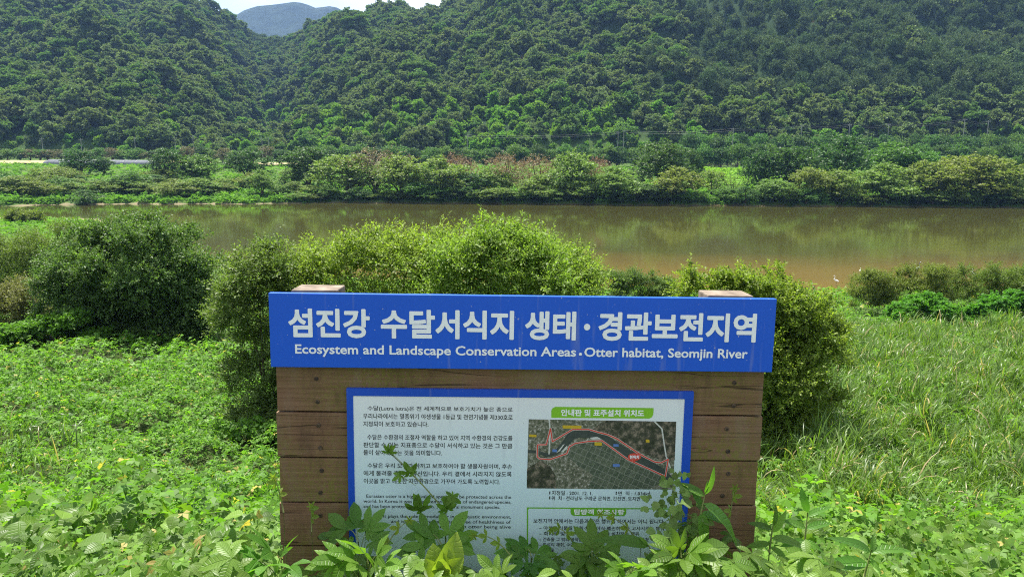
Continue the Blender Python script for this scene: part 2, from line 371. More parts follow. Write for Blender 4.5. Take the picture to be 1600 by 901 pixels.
def wood_material():
    m, N, L = new_mat('weathered_wood')
    t = N('ShaderNodeTexCoord'); oi = N('ShaderNodeObjectInfo')
    of = N('ShaderNodeVectorMath'); of.operation = 'ADD'
    cb = N('ShaderNodeCombineXYZ'); mm = N('ShaderNodeMath'); mm.operation = 'MULTIPLY'; mm.inputs[1].default_value = 17; L(oi.outputs['Random'], mm.inputs[0]); L(mm.outputs[0], cb.inputs[0]); L(mm.outputs[0], cb.inputs[1])
    L(t.outputs['Object'], of.inputs[0]); L(cb.outputs[0], of.inputs[1])
    mp = N('ShaderNodeMapping'); mp.inputs['Scale'].default_value = (2.0, 8, 60); L(of.outputs[0], mp.inputs[0])
    n = N('ShaderNodeTexNoise'); n.inputs['Scale'].default_value = 2.0; n.inputs['Detail'].default_value = 9; n.inputs['Distortion'].default_value = .6; L(mp.outputs[0], n.inputs['Vector'])
    rp = N('ShaderNodeValToRGB'); e = rp.color_ramp.elements
    e[0].position, e[1].position = .3, .72; e[0].color, e[1].color = (.150, .078, .044, 1), (.245, .142, .082, 1)
    L(n.outputs[0], rp.inputs[0])
    # algae patches
    n2 = N('ShaderNodeTexNoise'); n2.inputs['Scale'].default_value = 2.6; n2.inputs['Detail'].default_value = 6; L(of.outputs[0], n2.inputs['Vector'])
    r2 = N('ShaderNodeMapRange'); r2.inputs[1].default_value = .34; r2.inputs[2].default_value = .60; r2.inputs[4].default_value = 1.0; L(n2.outputs[0], r2.inputs[0])
    n3 = N('ShaderNodeTexNoise'); n3.inputs['Scale'].default_value = 90; n3.inputs['Detail'].default_value = 3; L(of.outputs[0], n3.inputs['Vector'])
    r3 = N('ShaderNodeMapRange'); r3.inputs[1].default_value = .35; r3.inputs[2].default_value = .6; L(n3.outputs[0], r3.inputs[0])
    mu = N('ShaderNodeMath'); mu.operation = 'MULTIPLY'; L(r2.outputs[0], mu.inputs[0]); L(r3.outputs[0], mu.inputs[1])
    mg = N('ShaderNodeMixRGB'); mg.inputs[2].default_value = (.165, .145, .032, 1); L(mu.outputs[0], mg.inputs[0]); L(rp.outputs[0], mg.inputs[1])
    # cracks along the grain
    m4 = N('ShaderNodeMapping'); m4.inputs['Scale'].default_value = (.9, 3, 15); L(of.outputs[0], m4.inputs[0])
    n4 = N('ShaderNodeTexNoise'); n4.inputs['Scale'].default_value = 1.2; n4.inputs['Detail'].default_value = 2; L(m4.outputs[0], n4.inputs['Vector'])
    a4 = N('ShaderNodeMath'); a4.operation = 'SUBTRACT'; a4.inputs[1].default_value = .5; L(n4.outputs[0], a4.inputs[0])
    b4 = N('ShaderNodeMath'); b4.operation = 'ABSOLUTE'; L(a4.outputs[0], b4.inputs[0])
    r4 = N('ShaderNodeMapRange'); r4.inputs[1].default_value = .004; r4.inputs[2].default_value = .012; r4.inputs[3].default_value = .75; r4.inputs[4].default_value = 0; L(b4.outputs[0], r4.inputs[0])
    n5 = N('ShaderNodeTexNoise'); n5.inputs['Scale'].default_value = 1.8; L(of.outputs[0], n5.inputs['Vector'])
    r5 = N('ShaderNodeMapRange'); r5.inputs[1].default_value = .5; r5.inputs[2].default_value = .56; L(n5.outputs[0], r5.inputs[0])
    m5 = N('ShaderNodeMath'); m5.operation = 'MULTIPLY'; L(r4.outputs[0], m5.inputs[0]); L(r5.outputs[0], m5.inputs[1])
    mc = N('ShaderNodeMixRGB'); mc.inputs[2].default_value = (.02, .013, .008, 1); L(m5.outputs[0], mc.inputs[0]); L(mg.outputs[0], mc.inputs[1])
    m6 = N('ShaderNodeMapping'); m6.inputs['Scale'].default_value = (9, 3, 2.2); L(of.outputs[0], m6.inputs[0])
    n6 = N('ShaderNodeTexNoise'); n6.inputs['Scale'].default_value = 1.0; n6.inputs['Detail'].default_value = 8; n6.inputs['Roughness'].default_value = .7; L(m6.outputs[0], n6.inputs['Vector'])
    r6 = N('ShaderNodeMapRange'); r6.inputs[1].default_value = .52; r6.inputs[2].default_value = .75; r6.inputs[4].default_value = .5; L(n6.outputs[0], r6.inputs[0])
    w6 = N('ShaderNodeMixRGB'); w6.inputs[2].default_value = (.24, .185, .13, 1); L(r6.outputs[0], w6.inputs[0]); L(mc.outputs[0], w6.inputs[1])
    r7 = N('ShaderNodeMapRange'); r7.inputs[1].default_value = .46; r7.inputs[2].default_value = .28; r7.inputs[4].default_value = .6; L(n6.outputs[0], r7.inputs[0])
    w7 = N('ShaderNodeMixRGB'); w7.inputs[2].default_value = (.055, .035, .022, 1); L(r7.outputs[0], w7.inputs[0]); L(w6.outputs[0], w7.inputs[1])
    bs = N('ShaderNodeBsdfPrincipled'); bs.inputs['Roughness'].default_value = .8; bs.inputs['Specular IOR Level'].default_value = .25
    L(w7.outputs[0], bs.inputs['Base Color'])
    sm = N('ShaderNodeMath'); sm.operation = 'SUBTRACT'; L(n.outputs[0], sm.inputs[0]); L(m5.outputs[0], sm.inputs[1])
    bp = N('ShaderNodeBump'); bp.inputs['Strength'].default_value = .5; bp.inputs['Distance'].default_value = .004; L(sm.outputs[0], bp.inputs['Height']); L(bp.outputs[0], bs.inputs['Normal'])
    o = N('ShaderNodeOutputMaterial'); L(bs.outputs[0], o.inputs[0])
    return m
def panel_material(name, col, spots, spot_col, dens=.74, scale=60, col_low=None, z0=0, z1=-1, rough=.35):
    """painted or printed sheet with dirt specks; an optional printed fade from col (z0) to col_low (z1)"""
    m, N, L = new_mat(name)
    t = N('ShaderNodeTexCoord'); c = None
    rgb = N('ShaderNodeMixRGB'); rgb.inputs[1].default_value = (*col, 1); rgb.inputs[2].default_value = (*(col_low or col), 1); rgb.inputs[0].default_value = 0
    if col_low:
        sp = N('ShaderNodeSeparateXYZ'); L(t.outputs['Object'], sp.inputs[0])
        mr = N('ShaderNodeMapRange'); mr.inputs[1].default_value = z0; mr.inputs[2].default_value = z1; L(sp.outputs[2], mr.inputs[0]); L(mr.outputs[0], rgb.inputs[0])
    n = N('ShaderNodeTexNoise'); n.inputs['Scale'].default_value = scale; n.inputs['Detail'].default_value = 2; L(t.outputs['Object'], n.inputs['Vector'])
    r = N('ShaderNodeMapRange'); r.inputs[1].default_value = dens; r.inputs[2].default_value = dens+.03; r.inputs[4].default_value = spots; L(n.outputs[0], r.inputs[0])
    mix = N('ShaderNodeMixRGB'); mix.inputs[2].default_value = (*spot_col, 1); L(r.outputs[0], mix.inputs[0]); L(rgb.outputs[0], mix.inputs[1])
    m3 = N('ShaderNodeMapping'); m3.inputs['Scale'].default_value = (26, 1, 2.2); L(t.outputs['Object'], m3.inputs[0])
    n3 = N('ShaderNodeTexNoise'); n3.inputs['Scale'].default_value = 1; n3.inputs['Detail'].default_value = 6; L(m3.outputs[0], n3.inputs['Vector'])
    r3 = N('ShaderNodeMapRange'); r3.inputs[1].default_value = .60; r3.inputs[2].default_value = .80; r3.inputs[4].default_value = .38; L(n3.outputs[0], r3.inputs[0])
    run = N('ShaderNodeMixRGB'); run.inputs[2].default_value = (.36, .38, .42, 1); L(r3.outputs[0], run.inputs[0]); L(mix.outputs[0], run.inputs[1]); mix = run
    n2 = N('ShaderNodeTexNoise'); n2.inputs['Scale'].default_value = 3; n2.inputs['Detail'].default_value = 5; L(t.outputs['Object'], n2.inputs['Vector'])
    hs = N('ShaderNodeHueSaturation'); m2 = N('ShaderNodeMapRange'); m2.inputs[3].default_value = .93; m2.inputs[4].default_value = 1.07; L(n2.outputs[0], m2.inputs[0]); L(m2.outputs[0], hs.inputs['Value']); L(mix.outputs[0], hs.inputs['Color'])
    bs = N('ShaderNodeBsdfPrincipled'); bs.inputs['Roughness'].default_value = rough; bs.inputs['Specular IOR Level'].default_value = .4
    L(hs.outputs[0], bs.inputs['Base Color'])
    o = N('ShaderNodeOutputMaterial'); L(bs.outputs[0], o.inputs[0])
    return m
def flat_mat(name, col, rough=.5):
    m, N, L = new_mat(name)
    t = N('ShaderNodeTexCoord'); n = N('ShaderNodeTexNoise'); n.inputs['Scale'].default_value = 30; n.inputs['Detail'].default_value = 4; L(t.outputs['Object'], n.inputs['Vector'])
    mr = N('ShaderNodeMapRange'); mr.inputs[3].default_value = .92; mr.inputs[4].default_value = 1.08; L(n.outputs[0], mr.inputs[0])
    hs = N('ShaderNodeHueSaturation'); hs.inputs['Color'].default_value = (*col, 1); L(mr.outputs[0], hs.inputs['Value'])
    bs = N('ShaderNodeBsdfPrincipled'); bs.inputs['Roughness'].default_value = rough
    L(hs.outputs[0], bs.inputs['Base Color'])
    o = N('ShaderNodeOutputMaterial'); L(bs.outputs[0], o.inputs[0])
    return m
M_wood = wood_material()
M_post = noisy_mat('grey_weathered_timber', (.13, .10, .075), (.27, .22, .17), 6, .85, .2, (3, 3, .6), .4)
M_blue = panel_material('blue_sheet', (.012, .105, .64), .75, (.55, .55, .55), .735, 75)
M_frame = panel_material('blue_frame_paint', (.012, .075, .50), .7, (.5, .5, .5), .76, 90)
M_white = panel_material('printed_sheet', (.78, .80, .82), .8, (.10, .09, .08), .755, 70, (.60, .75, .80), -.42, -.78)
M_letter = flat_mat('white_lettering', (.90, .91, .92))
M_ink = flat_mat('black_ink', (.015, .015, .018))
M_green = flat_mat('green_print', (.22, .52, .02))
M_green2 = flat_mat('green_print_darker', (.14, .42, .02))
M_red = flat_mat('red_print', (.60, .06, .04))
M_screw = noisy_mat('rusty_steel', (.03, .025, .025), (.16, .11, .08), 60, .6, .5, metallic=.6)

def bevel_box(x0, x1, y0, y1, z0, z1, b=.004, jitter=0):
    import bmesh
    bm = bmesh.new()
    vs = [bm.verts.new(p) for p in [(x0,y0,z0),(x1,y0,z0),(x1,y1,z0),(x0,y1,z0),(x0,y0,z1),(x1,y0,z1),(x1,y1,z1),(x0,y1,z1)]]
    for f in [(3,2,1,0),(4,5,6,7),(0,1,5,4),(1,2,6,5),(2,3,7,6),(3,0,4,7)]: bm.faces.new([vs[i] for i in f])
    bmesh.ops.bevel(bm, geom=list(bm.edges), offset=b, segments=2, affect='EDGES', profile=.6)
    me = bpy.data.meshes.new('box'); bm.to_mesh(me); bm.free()
    return me
for x0, x1 in ((-.93, -.745), (.745, .93)):
    spart('post', bevel_box(x0, x1, .034, .185, -1.62, .004 if x0 < 0 else .002, .006), M_post)
tops = [-.105, -.299, -.4925, -.686, -.880, -1.070, -1.262]
scr_x = (-.835, .857)
for i in range(6):
    z1, z0 = tops[i], tops[i+1]+.006
    if i == 0: z1, z0 = -.11, tops[1]+.012
    jx = [0, .002, -.003, .003, -.002, .004][i]
    pl = spart('plank', bevel_box(-.992+jx, .984-jx, -.001+.002*(i % 2), .031, z0, z1, .004), M_wood)
    if i == 0: continue
    for sx in scr_x:
        for k, dz in enumerate((.052, .148)):
            xx = sx + random.uniform(-.012, .012) + (.006*i if sx < 0 else -.006*i)*.4
            mb = MB(); n = 12; ring = []
            for rr, yy in ((.0095, 0), (.009, -.004), (.0045, -.0045), (.004, -.002)):
                ring.append([(xx+rr*math.cos(6.283*q/n), yy+.0005+.002*(i % 2), z1-dz+rr*math.sin(6.283*q/n)) for q in range(n)])
            vs = sum(ring, []); fs = [(r_*n+q, r_*n+(q+1) % n, (r_+1)*n+(q+1) % n, (r_+1)*n+q) for r_ in range(3) for q in range(n)] + [tuple(3*n+q for q in range(n))]
            spart('screw', mb.add(vs, fs).mesh('screw'), M_screw, pl)
hd = spart('title_board', bevel_box(-1, 1, -.032, -.004, -.2964, 0, .0025), M_blue)
HY = -.0332
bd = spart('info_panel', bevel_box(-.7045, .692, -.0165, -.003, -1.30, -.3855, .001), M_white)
# blue edge frame round the printed sheet
fr = MB()
X0, X1, Z1, Z0, fw_ = -.7058, .6934, -.3842, -1.315, .0335
fr.box(X0, X1, -.019, -.0025, Z1-.031, Z1)
fr.box(X0, X0+fw_*.78, -.0187, -.0025, Z0, Z1-.0312)
fr.box(X1-fw_*1.05, X1, -.0187, -.0025, Z0, Z1-.0312)
spart('blue_frame', fr.mesh('blue_frame'), M_frame, bd)
BY = -.0171

# --- lettering
_tc = bpy.data.curves.new('lettering', 'FONT'); _tc.resolution_u = 3
_to = bpy.data.objects.new('lettering', _tc); COL.objects.link(_to)
def text_mesh(body, bold=0.0):
    _tc.body = body; _tc.offset = bold
    dg = bpy.context.evaluated_depsgraph_get(); dg.update()
    me = bpy.data.meshes.new_from_object(_to.evaluated_get(dg))
    v = np.zeros(len(me.vertices)*3, dtype=np.float32); me.vertices.foreach_get('co', v)
    fs = [tuple(p.vertices) for p in me.polygons]
    bpy.data.meshes.remove(me)
    return v.reshape(-1, 3)[:, :2], fs
def letters(name, items, mat, parent, y):
    """items: (text, x0, x1, z_bottom, z_top, bold); every string is fitted to its box on the sign"""
    mb = MB()
    for body, x0, x1, zb, zt, bold in items:
        v, fs = text_mesh(body, min(bold, .012))
        lo, hi = v.min(0), v.max(0); r = max(0, bold-.012)
        for k in range(9 if r else 1):           # heavier strokes: the same outline laid again round a small circle
            o = np.array([math.cos(k*.785), math.sin(k*.785)])*r if k else np.zeros(2)
            q = (v+o-lo+r)/(hi-lo+2*r)
            mb.add([(x0+a*(x1-x0), y-.00006*k, zb+b*(zt-zb)) for a, b in q], fs)
    me = mb.mesh(name, mat)
    return spart(name, me, mat, parent)
def box_px(px0, px1, py_top, py_bot):          # box measured on the photograph at its left end
    x0, zt = loc(px0, py_top); x1, _ = loc(px1, py_top); _, zb = loc(px0, py_bot)
    return x0, x1, zb, zt
def line(body, px0, px1, pyc, h=8.6, bold=.012):
    x0, z = loc(px0, pyc); x1, z1_ = loc(px1, pyc)
    s = h/2/385.0
    return (body, x0, x1, z-s, z+s, bold)
tz = loc(455, 479)[1]; tb = loc(455, 524)[1]
def tw(body, a, b, zt=tz, zb=tb, bold=.033):
    return (body, loc(a, 500)[0], loc(b, 500)[0], zb, zt, bold)
letters('title_lettering', [tw('섬진강', 454, 580), tw('수달서식지', 597, 803), tw('생태', 820, 899), tw('·', 911, 921, tz-.048, tz-.075, .03), tw('경관보전지역', 933.5, 1178)], M_letter, hd, HY)
sz, sb = loc(464, 534.5)[1], loc(464, 553.5)[1]
letters('subtitle_lettering', [tw('Ecosystem and Landscape Conservation Areas', 463.5, 900, sz, sb, .02)], M_letter, hd, HY)
letters('subtitle_dot', [tw('·', 904.5, 909.5, sz-.022, sz-.034, .02)], M_letter, hd, HY)
letters('subtitle_lettering', [tw('Otter habitat, Seomjin River', 913, 1167, sz, sb, .02)], M_letter, hd, HY)
letters('korean_paragraph', [line('수달(Lutra lutra)은 전 세계적으로 보호가치가 높은 종으로', 575.4, 801, 635.8), line('우리나라에서는 멸종위기 야생생물 1등급 및 천연기념물 제330호로', 568.5, 801, 647.4), line('지정되어 보호하고 있습니다.', 568.7, 670, 659.5)], M_ink, bd, BY)
letters('korean_paragraph', [line('수달은 수환경의 조절자 역할을 하고 있어 지역 수환경의 건강도를', 575, 800.7, 680), line('판단할 수 있는 지표종으로 수달이 서식하고 있는 것은 그 만큼', 569, 800.4, 692), line('물이 살아 있다는 것을 의미합니다.', 569, 691.3, 703.8)], M_ink, bd, BY)
letters('korean_paragraph', [line('수달은 우리 모두가 아끼고 보호하여야 할 생물자원이며, 후손', 575.4, 800, 724.2), line('에게 물려줄 훌륭한 유산입니다. 우리 곁에서 사라지지 않도록', 569.3, 799.5, 736), line('이곳을 맑고 깨끗한 자연환경으로 가꾸어 가도록 노력합시다.', 569.5, 781.5, 748)], M_ink, bd, BY)
letters('english_paragraph', [line('Eurasian otter is a highly valued species to be protected across the', 573.5, 798.7, 772.3, 7.2, .008), line('world. In Korea it was designated as 1st class of endangered species,', 569, 798.9, 780, 7.2, .008), line('and has been protected as the No. 330 natural monument species.', 569.2, 781.4, 788, 7.2, .008)], M_ink, bd, BY)
letters('english_paragraph', [line('It plays the role of modulator in the aquatic environment,', 600, 798.4, 803.3, 7.0, .008), line('and its life can indicate the degree of healthiness of', 612, 798, 811.4, 7.0, .008), line('nature. The Eurasian otter being alive', 645, 798, 819.2, 7.0, .008)], M_ink, bd, BY)
# --- green heading, map, facts and notice box
def poly_px(pts, y, mb=None):
    mb = mb or MB(); q = [loc(*p) for p in pts]
    a2 = sum(q[i][0]*q[(i+1) % len(q)][1]-q[(i+1) % len(q)][0]*q[i][1] for i in range(len(q)))
    if a2 < 0: q = q[::-1]
    return mb.add([(a, y, b) for a, b in q], [tuple(range(len(q)))])
spart('green_heading', poly_px([(861, 650), (861, 639), (862.5, 635.5), (867, 633), (1020, 635), (1019.5, 645), (1017.5, 649), (1013, 651.3)], BY).mesh('green_heading'), M_green, bd)
letters('heading_lettering', [line('안내판 및 표주설치 위치도', 876, 1005.3, 642, 11, .03)], M_letter, bd, BY-.0006)
Z2 = lambda x, y: (820+x/6.154, 625+y/6.154)
mq = [Z2(36, 168), Z2(1447, 192), Z2(1415, 840), Z2(18, 828)]
def map_material(name, cols, scale, rot=0, kind='noise'):
    m, N, L = new_mat(name)
    t = N('ShaderNodeTexCoord'); mp = N('ShaderNodeMapping'); mp.inputs['Rotation'].default_value = (0, rot, 0); mp.inputs['Scale'].default_value = scale; L(t.outputs['Object'], mp.inputs[0])
    rp = N('ShaderNodeValToRGB'); rp.color_ramp.interpolation = 'LINEAR'
    while len(rp.color_ramp.elements) < len(cols): rp.color_ramp.elements.new(.5)
    for k, c in enumerate(cols):
        rp.color_ramp.elements[k].position = c[0]; rp.color_ramp.elements[k].color = (*c[1], 1)
    bs = N('ShaderNodeBsdfPrincipled'); bs.inputs['Roughness'].default_value = .4
    if kind == 'noise':
        n = N('ShaderNodeTexNoise'); n.inputs['Scale'].default_value = 1; n.inputs['Detail'].default_value = 7; n.inputs['Roughness'].default_value = .75; L(mp.outputs[0], n.inputs['Vector']); L(n.outputs[0], rp.inputs[0])
        L(rp.outputs[0], bs.inputs['Base Color'])
    else:
        b = N('ShaderNodeTexBrick'); sw = N('ShaderNodeSeparateXYZ'); cb = N('ShaderNodeCombineXYZ'); L(mp.outputs[0], sw.inputs[0]); L(sw.outputs[0], cb.inputs[0]); L(sw.outputs[2], cb.inputs[1])
        b.offset = .12; b.inputs['Scale'].default_value = 1; b.inputs['Mortar Size'].default_value = .032; b.inputs['Brick Width'].default_value = .8; b.inputs['Row Height'].default_value = 1.0
        b.inputs['Color1'].default_value = (.03, .055, .035, 1); b.inputs['Color2'].default_value = (.13, .15, .10, 1); b.inputs['Mortar'].default_value = (.33, .34, .29, 1); b.inputs['Bias'].default_value = -.25
        L(cb.outputs[0], b.inputs['Vector'])
        n = N('ShaderNodeTexNoise'); n.inputs['Scale'].default_value = 9; L(t.outputs['Object'], n.inputs['Vector'])
        n.inputs['Scale'].default_value = 160; n.inputs['Detail'].default_value = 5
        L(n.outputs[0], rp.inputs[0])
        ov = N('ShaderNodeMixRGB'); ov.blend_type = 'MIX'; ov.inputs[0].default_value = .48; L(b.outputs[0], ov.inputs[1]); L(rp.outputs[0], ov.inputs[2]); L(ov.outputs[0], bs.inputs['Base Color'])
    o = N('ShaderNodeOutputMaterial'); L(bs.outputs[0], o.inputs[0])
    return m
mm1 = map_material('map_towns', [(.3, (.02, .035, .02)), (.45, (.10, .11, .075)), (.56, (.22, .21, .16)), (.66, (.60, .60, .56))], (95, 95, 95))
mm2 = map_material('map_fields', [(.3, (.03, .05, .03)), (.7, (.22, .23, .18))], (36, 36, 36), R(-24), 'brick')
mm3 = map_material('map_hills', [(.38, (.022, .026, .018)), (.5, (.06, .06, .045)), (.56, (.17, .14, .105)), (.68, (.32, .27, .21))], (42, 42, 42))
mm4 = map_material('map_river', [(.3, (.030, .042, .042)), (.7, (.07, .085, .08))], (60, 60, 60))
mm5 = map_material('map_sand', [(.3, (.45, .46, .42)), (.7, (.7, .7, .66))], (60, 60, 60))
mp_ = spart('area_map', poly_px(mq, BY).mesh('area_map'), mm1, bd)
def mpart(pts, lay, mat, name):
    # sub-surfaces of the printed map, joined into the picture's own mesh by material slot
    b = len(mp_verts); q = [loc(*Z2(*p)) for p in pts]
    a2 = sum(q[i][0]*q[(i+1) % len(q)][1]-q[(i+1) % len(q)][0]*q[i][1] for i in range(len(q)))
    if a2 < 0: q = q[::-1]
    mp_verts.extend((a, BY-.0002*lay, c) for a, c in q); mp_faces.append((tuple(range(b, b+len(q))), mat))
mp_verts, mp_faces = [], []
mats_map = [mm1, mm2, mm3, mm4, mm5, M_red, flat_mat('yellow_print', (.55, .38, .02)), flat_mat('blue_print', (.10, .2, .5))]
mpart([(36, 168), (1447, 192), (1415, 840), (18, 828)], 0, 0, 'm')
mpart([(640, 270), (760, 180), (1447, 192), (1432, 560), (1330, 570), (1100, 480), (900, 360)], 1, 2, 'm')
mpart([(20, 640), (150, 560), (240, 620), (290, 700), (300, 828), (18, 828)], 1, 2, 'm')
mpart([(470, 400), (730, 375), (980, 555), (1340, 715), (1330, 760), (1180, 838), (600, 834), (650, 700), (520, 620), (400, 520)], 1, 1, 'm')
def strip(pts, wd, lay, mat):
    pts = np.array(pts, float)
    for i in range(len(pts)-1):
        d = pts[i+1]-pts[i]; d = d/np.linalg.norm(d); n = np.array([-d[1], d[0]])
        w0 = wd if np.isscalar(wd) else wd[i]; w1 = wd if np.isscalar(wd) else wd[i+1]
        a, b = pts[i]-d*w0*.15, pts[i+1]+d*w1*.15
        mpart([tuple(a+n*w0/2), tuple(b+n*w1/2), tuple(b-n*w1/2), tuple(a-n*w0/2)], lay+.03*(i % 2), mat, 'm')
strip([(32, 475), (110, 480), (220, 512), (290, 490), (350, 440), (410, 370), (450, 325), (520, 305), (620, 315), (720, 335), (800, 380), (900, 450), (1040, 535), (1150, 580), (1250, 630), (1330, 680), (1400, 760)], [28, 30, 34, 40, 60, 75, 80, 78, 70, 74, 84, 90, 84, 74, 66, 60, 60], 2, 3)
mpart([(620, 345), (690, 335), (735, 360), (640, 362)], 3, 4, 'm')
mpart([(300, 490), (365, 410), (380, 405), (335, 470)], 3, 4, 'm')
mpart([(345, 480), (400, 420), (410, 435), (365, 485)], 3, 4, 'm')
strip([(232, 170), (240, 260), (235, 400), (230, 500)], 14, 3.5, 4)
strip([(1240, 192), (1310, 260), (1330, 400), (1350, 520), (1410, 690)], 13, 1.5, 4)
outline = [(120, 412), (205, 410), (245, 255), (262, 382), (455, 265), (610, 265), (700, 292), (790, 315), (880, 355), (1080, 490), (1160, 535), (1240, 575), (1300, 583), (1370, 550), (1342, 715), (1180, 640), (980, 550), (735, 372), (600, 380), (480, 398), (425, 430), (400, 495), (330, 520), (240, 552), (140, 545), (117, 525), (120, 412)]
strip(outline, 19, 4, 4)
strip(outline, 12, 5, 5)
for (x0, y0, x1, y1) in ((360, 225, 540, 255), (40, 312, 110, 336), (665, 385, 735, 418), (1155, 360, 1190, 388)): mpart([(x0, y0), (x1, y0+3), (x1, y1+3), (x0, y1)], 6, 6, 'm')
for (x0, y0, x1, y1) in ((845, 405, 895, 428), (840, 595, 905, 622), (262, 455, 306, 480), (1320, 748, 1390, 776)): mpart([(x0, y0), (x1, y0+1), (x1, y1+1), (x0, y1)], 6, 7, 'm')
mpart([(1045+62*math.cos(t), 528+36*math.sin(t)) for t in np.linspace(0, 6.283, 22)[:-1]], 7, 5, 'm')
mpart([(1030, 555), (1062, 555), (1044, 585)], 6.8, 5, 'm')
me = bpy.data.meshes.new('area_map'); me.from_pydata(mp_verts, [], [f for f, _ in mp_faces])
for m_ in mats_map: me.materials.append(m_)
me.polygons.foreach_set('material_index', [k for _, k in mp_faces]); me.update(); mp_.data = me
letters('map_lettering', [line('현위치', *[Z2(x, 0)[0] for x in (1000, 1090)], Z2(0, 528)[1], 6, .03)], M_letter, bd, BY-.0020)
letters('fact_lettering', [line('▪', 857.7, 859.4, 766.6, 5, .0), line('지정일 : 2001. 12. 1.', 861.5, 925.3, 766.7, 7.6), line('▪', 961, 962.7, 767, 5, .0), line('면  적 : 1,834㎢', 964.8, 1014.7, 767.4, 7.6),
    line('▪', 857.7, 859.4, 774.2, 5, .0), line('위  치 : 전라남도 구례군 문척면, 간전면, 토지면 일원', 861, 1014, 774.9, 7.6)], M_ink, bd, BY)
nb = MB()
for q in ([(823, 789), (1047, 790.6), (1047, 792.4), (826, 790.9)], [(823, 789), (826, 790.9), (825, 793), (824.9, 905), (822.6, 905)], [(1047, 790.6), (1047, 905), (1045, 905), (1045, 792.4)]):
    poly_px(q, BY, nb)
poly_px([(890.7, 790.8), (977.6, 791.4), (977, 799.5), (974, 802.6), (895, 802.2), (891.2, 799)], BY-.0003, nb)
spart('notice_border', nb.mesh('notice_border'), M_green2, bd)
letters('notice_heading', [line('탐방객 협조사항', 896.3, 974.4, 796, 9.4, .03)], M_letter, bd, BY-.0008)
letters('notice_text', [line('보전지역 안에서는 다음과 같은 행위를 하여서는', 833, 992.6, 810, 7.8), line('아니 됩니다.', 996, 1037, 811, 7.8),
    line('– 야생동·식물을 포획·채취·이식·훼손하거나', 842, 983, 821, 6.9), line('고사시키는 행위', 986, 1036, 821.6, 6.9), line('– 화약류·덫·올무·그물·함정', 842, 935, 829.6, 6.9), line('등을 설치하는 행위', 938.5, 997, 830, 6.9),
    line('– 건축물 그 밖의 공작물의', 842, 915, 838.6, 6.9), line('신축·증축 및 토지의 형질변경', 918, 1012, 839, 6.9), line('– 토석의 채취, 수면의', 842, 902, 847, 6.9), line('매립·간척', 905, 938, 847.4, 6.9), line('– 야생동물', 842, 865, 855.6, 6.9)], M_ink, bd, BY)

bpy.data.objects.remove(_to); bpy.data.curves.remove(_tc)

# ------------------------------------------------------------------ leaf shapes and scatter
def frame_from(dirs, normals):
    """rotation matrices with columns (side, along, up)"""
    y = nrm(dirs); z = nrm(normals - (normals*y).sum(-1, keepdims=True)*y); x = np.cross(y, z)
    return np.stack([x, y, z], -1)
def scatter(tv, tq, tuv, P, M, scale, rnd, name, mat, smooth=False):
    n, k = len(P), len(tv)
    V = np.einsum('nij,kj->nki', M, tv)*np.asarray(scale).reshape(-1, 1, 1) + P[:, None, :]
    Fc = (tq[None] + (np.arange(n)*k)[:, None, None]).reshape(-1, tq.shape[1])
    return np_mesh(name, V.reshape(-1, 3), Fc, mat, np.repeat(rnd, len(tq)), np.tile(tuv, (n, 1)) if tuv is not None else None, smooth)
class Batch:                         # several leaf shapes gathered into one mesh of quads
    def __init__(s): s.V, s.F, s.R, s.U, s.n = [], [], [], [], 0
    def add(s, T, P, M, scale, rnd):
        tv, tq, tuv = T; n, k = len(P), len(tv)
        if n == 0: return
        V = np.einsum('nij,kj->nki', M, tv)*np.broadcast_to(np.asarray(scale, float), (n,)).reshape(-1, 1, 1) + P[:, None, :]
        s.V.append(V.reshape(-1, 3)); s.F.append((tq[None] + (np.arange(n)*k)[:, None, None]).reshape(-1, 4) + s.n)
        s.R.append(np.repeat(rnd, len(tq))); s.U.append(np.tile(tuv, (n, 1))); s.n += n*k
    def mesh(s, name, mat, smooth=False):
        return np_mesh(name, np.concatenate(s.V), np.concatenate(s.F), mat, np.concatenate(s.R), np.concatenate(s.U), smooth)
def blade(n, width, length=1.0, fold=.25, droop=.3, wave=0.0, seed=0):
    """one leaf lobe along +Y: three columns (left edge, midrib, right edge)"""
    r = np.random.default_rng(seed)
    t = np.linspace(0, 1, n+1); wv = np.array([width(a) for a in t])
    V, U = [], []
    for i, a in enumerate(t):
        z = -droop*a*a*length; h = wv[i]
        for sx in (-1, 0, 1):
            V.append((sx*h, a*length, z + (abs(sx)*fold*h) + wave*r.normal()*h*(abs(sx))*.5)); U.append((sx, a))
    Q = [(i*3+c, i*3+c+1, (i+1)*3+c+1, (i+1)*3+c) for i in range(n) for c in (0, 1)]
    return np.array(V), np.array(Q), np.array(U)
def ovate(w, peak=.4): return lambda a: w*(math.sin(math.pi*min(1, a**(math.log(.5)/math.log(peak))))**.8 if 0 < a < 1 else .0) + .002
def palmate(angles, lens, w, n=5, fold=.22, droop=.25, seed=0):
    Vs, Qs, Us, b = [], [], [], 0
    for k, (an, ln) in enumerate(zip(angles, lens)):
        v, q, u_ = blade(n, ovate(w*ln, .55), ln, fold, droop, .12, seed+k)
        a = R(an); c, s = math.cos(a), math.sin(a)
        v2 = v.copy(); v2[:, 0] = v[:, 0]*c + v[:, 1]*s; v2[:, 1] = -v[:, 0]*s + v[:, 1]*c; v2[:, 2] += .006*((k*2) % 5)
        Vs.append(v2); Qs.append(q+b); Us.append(u_); b += len(v)
    return np.concatenate(Vs), np.concatenate(Qs), np.concatenate(Us)
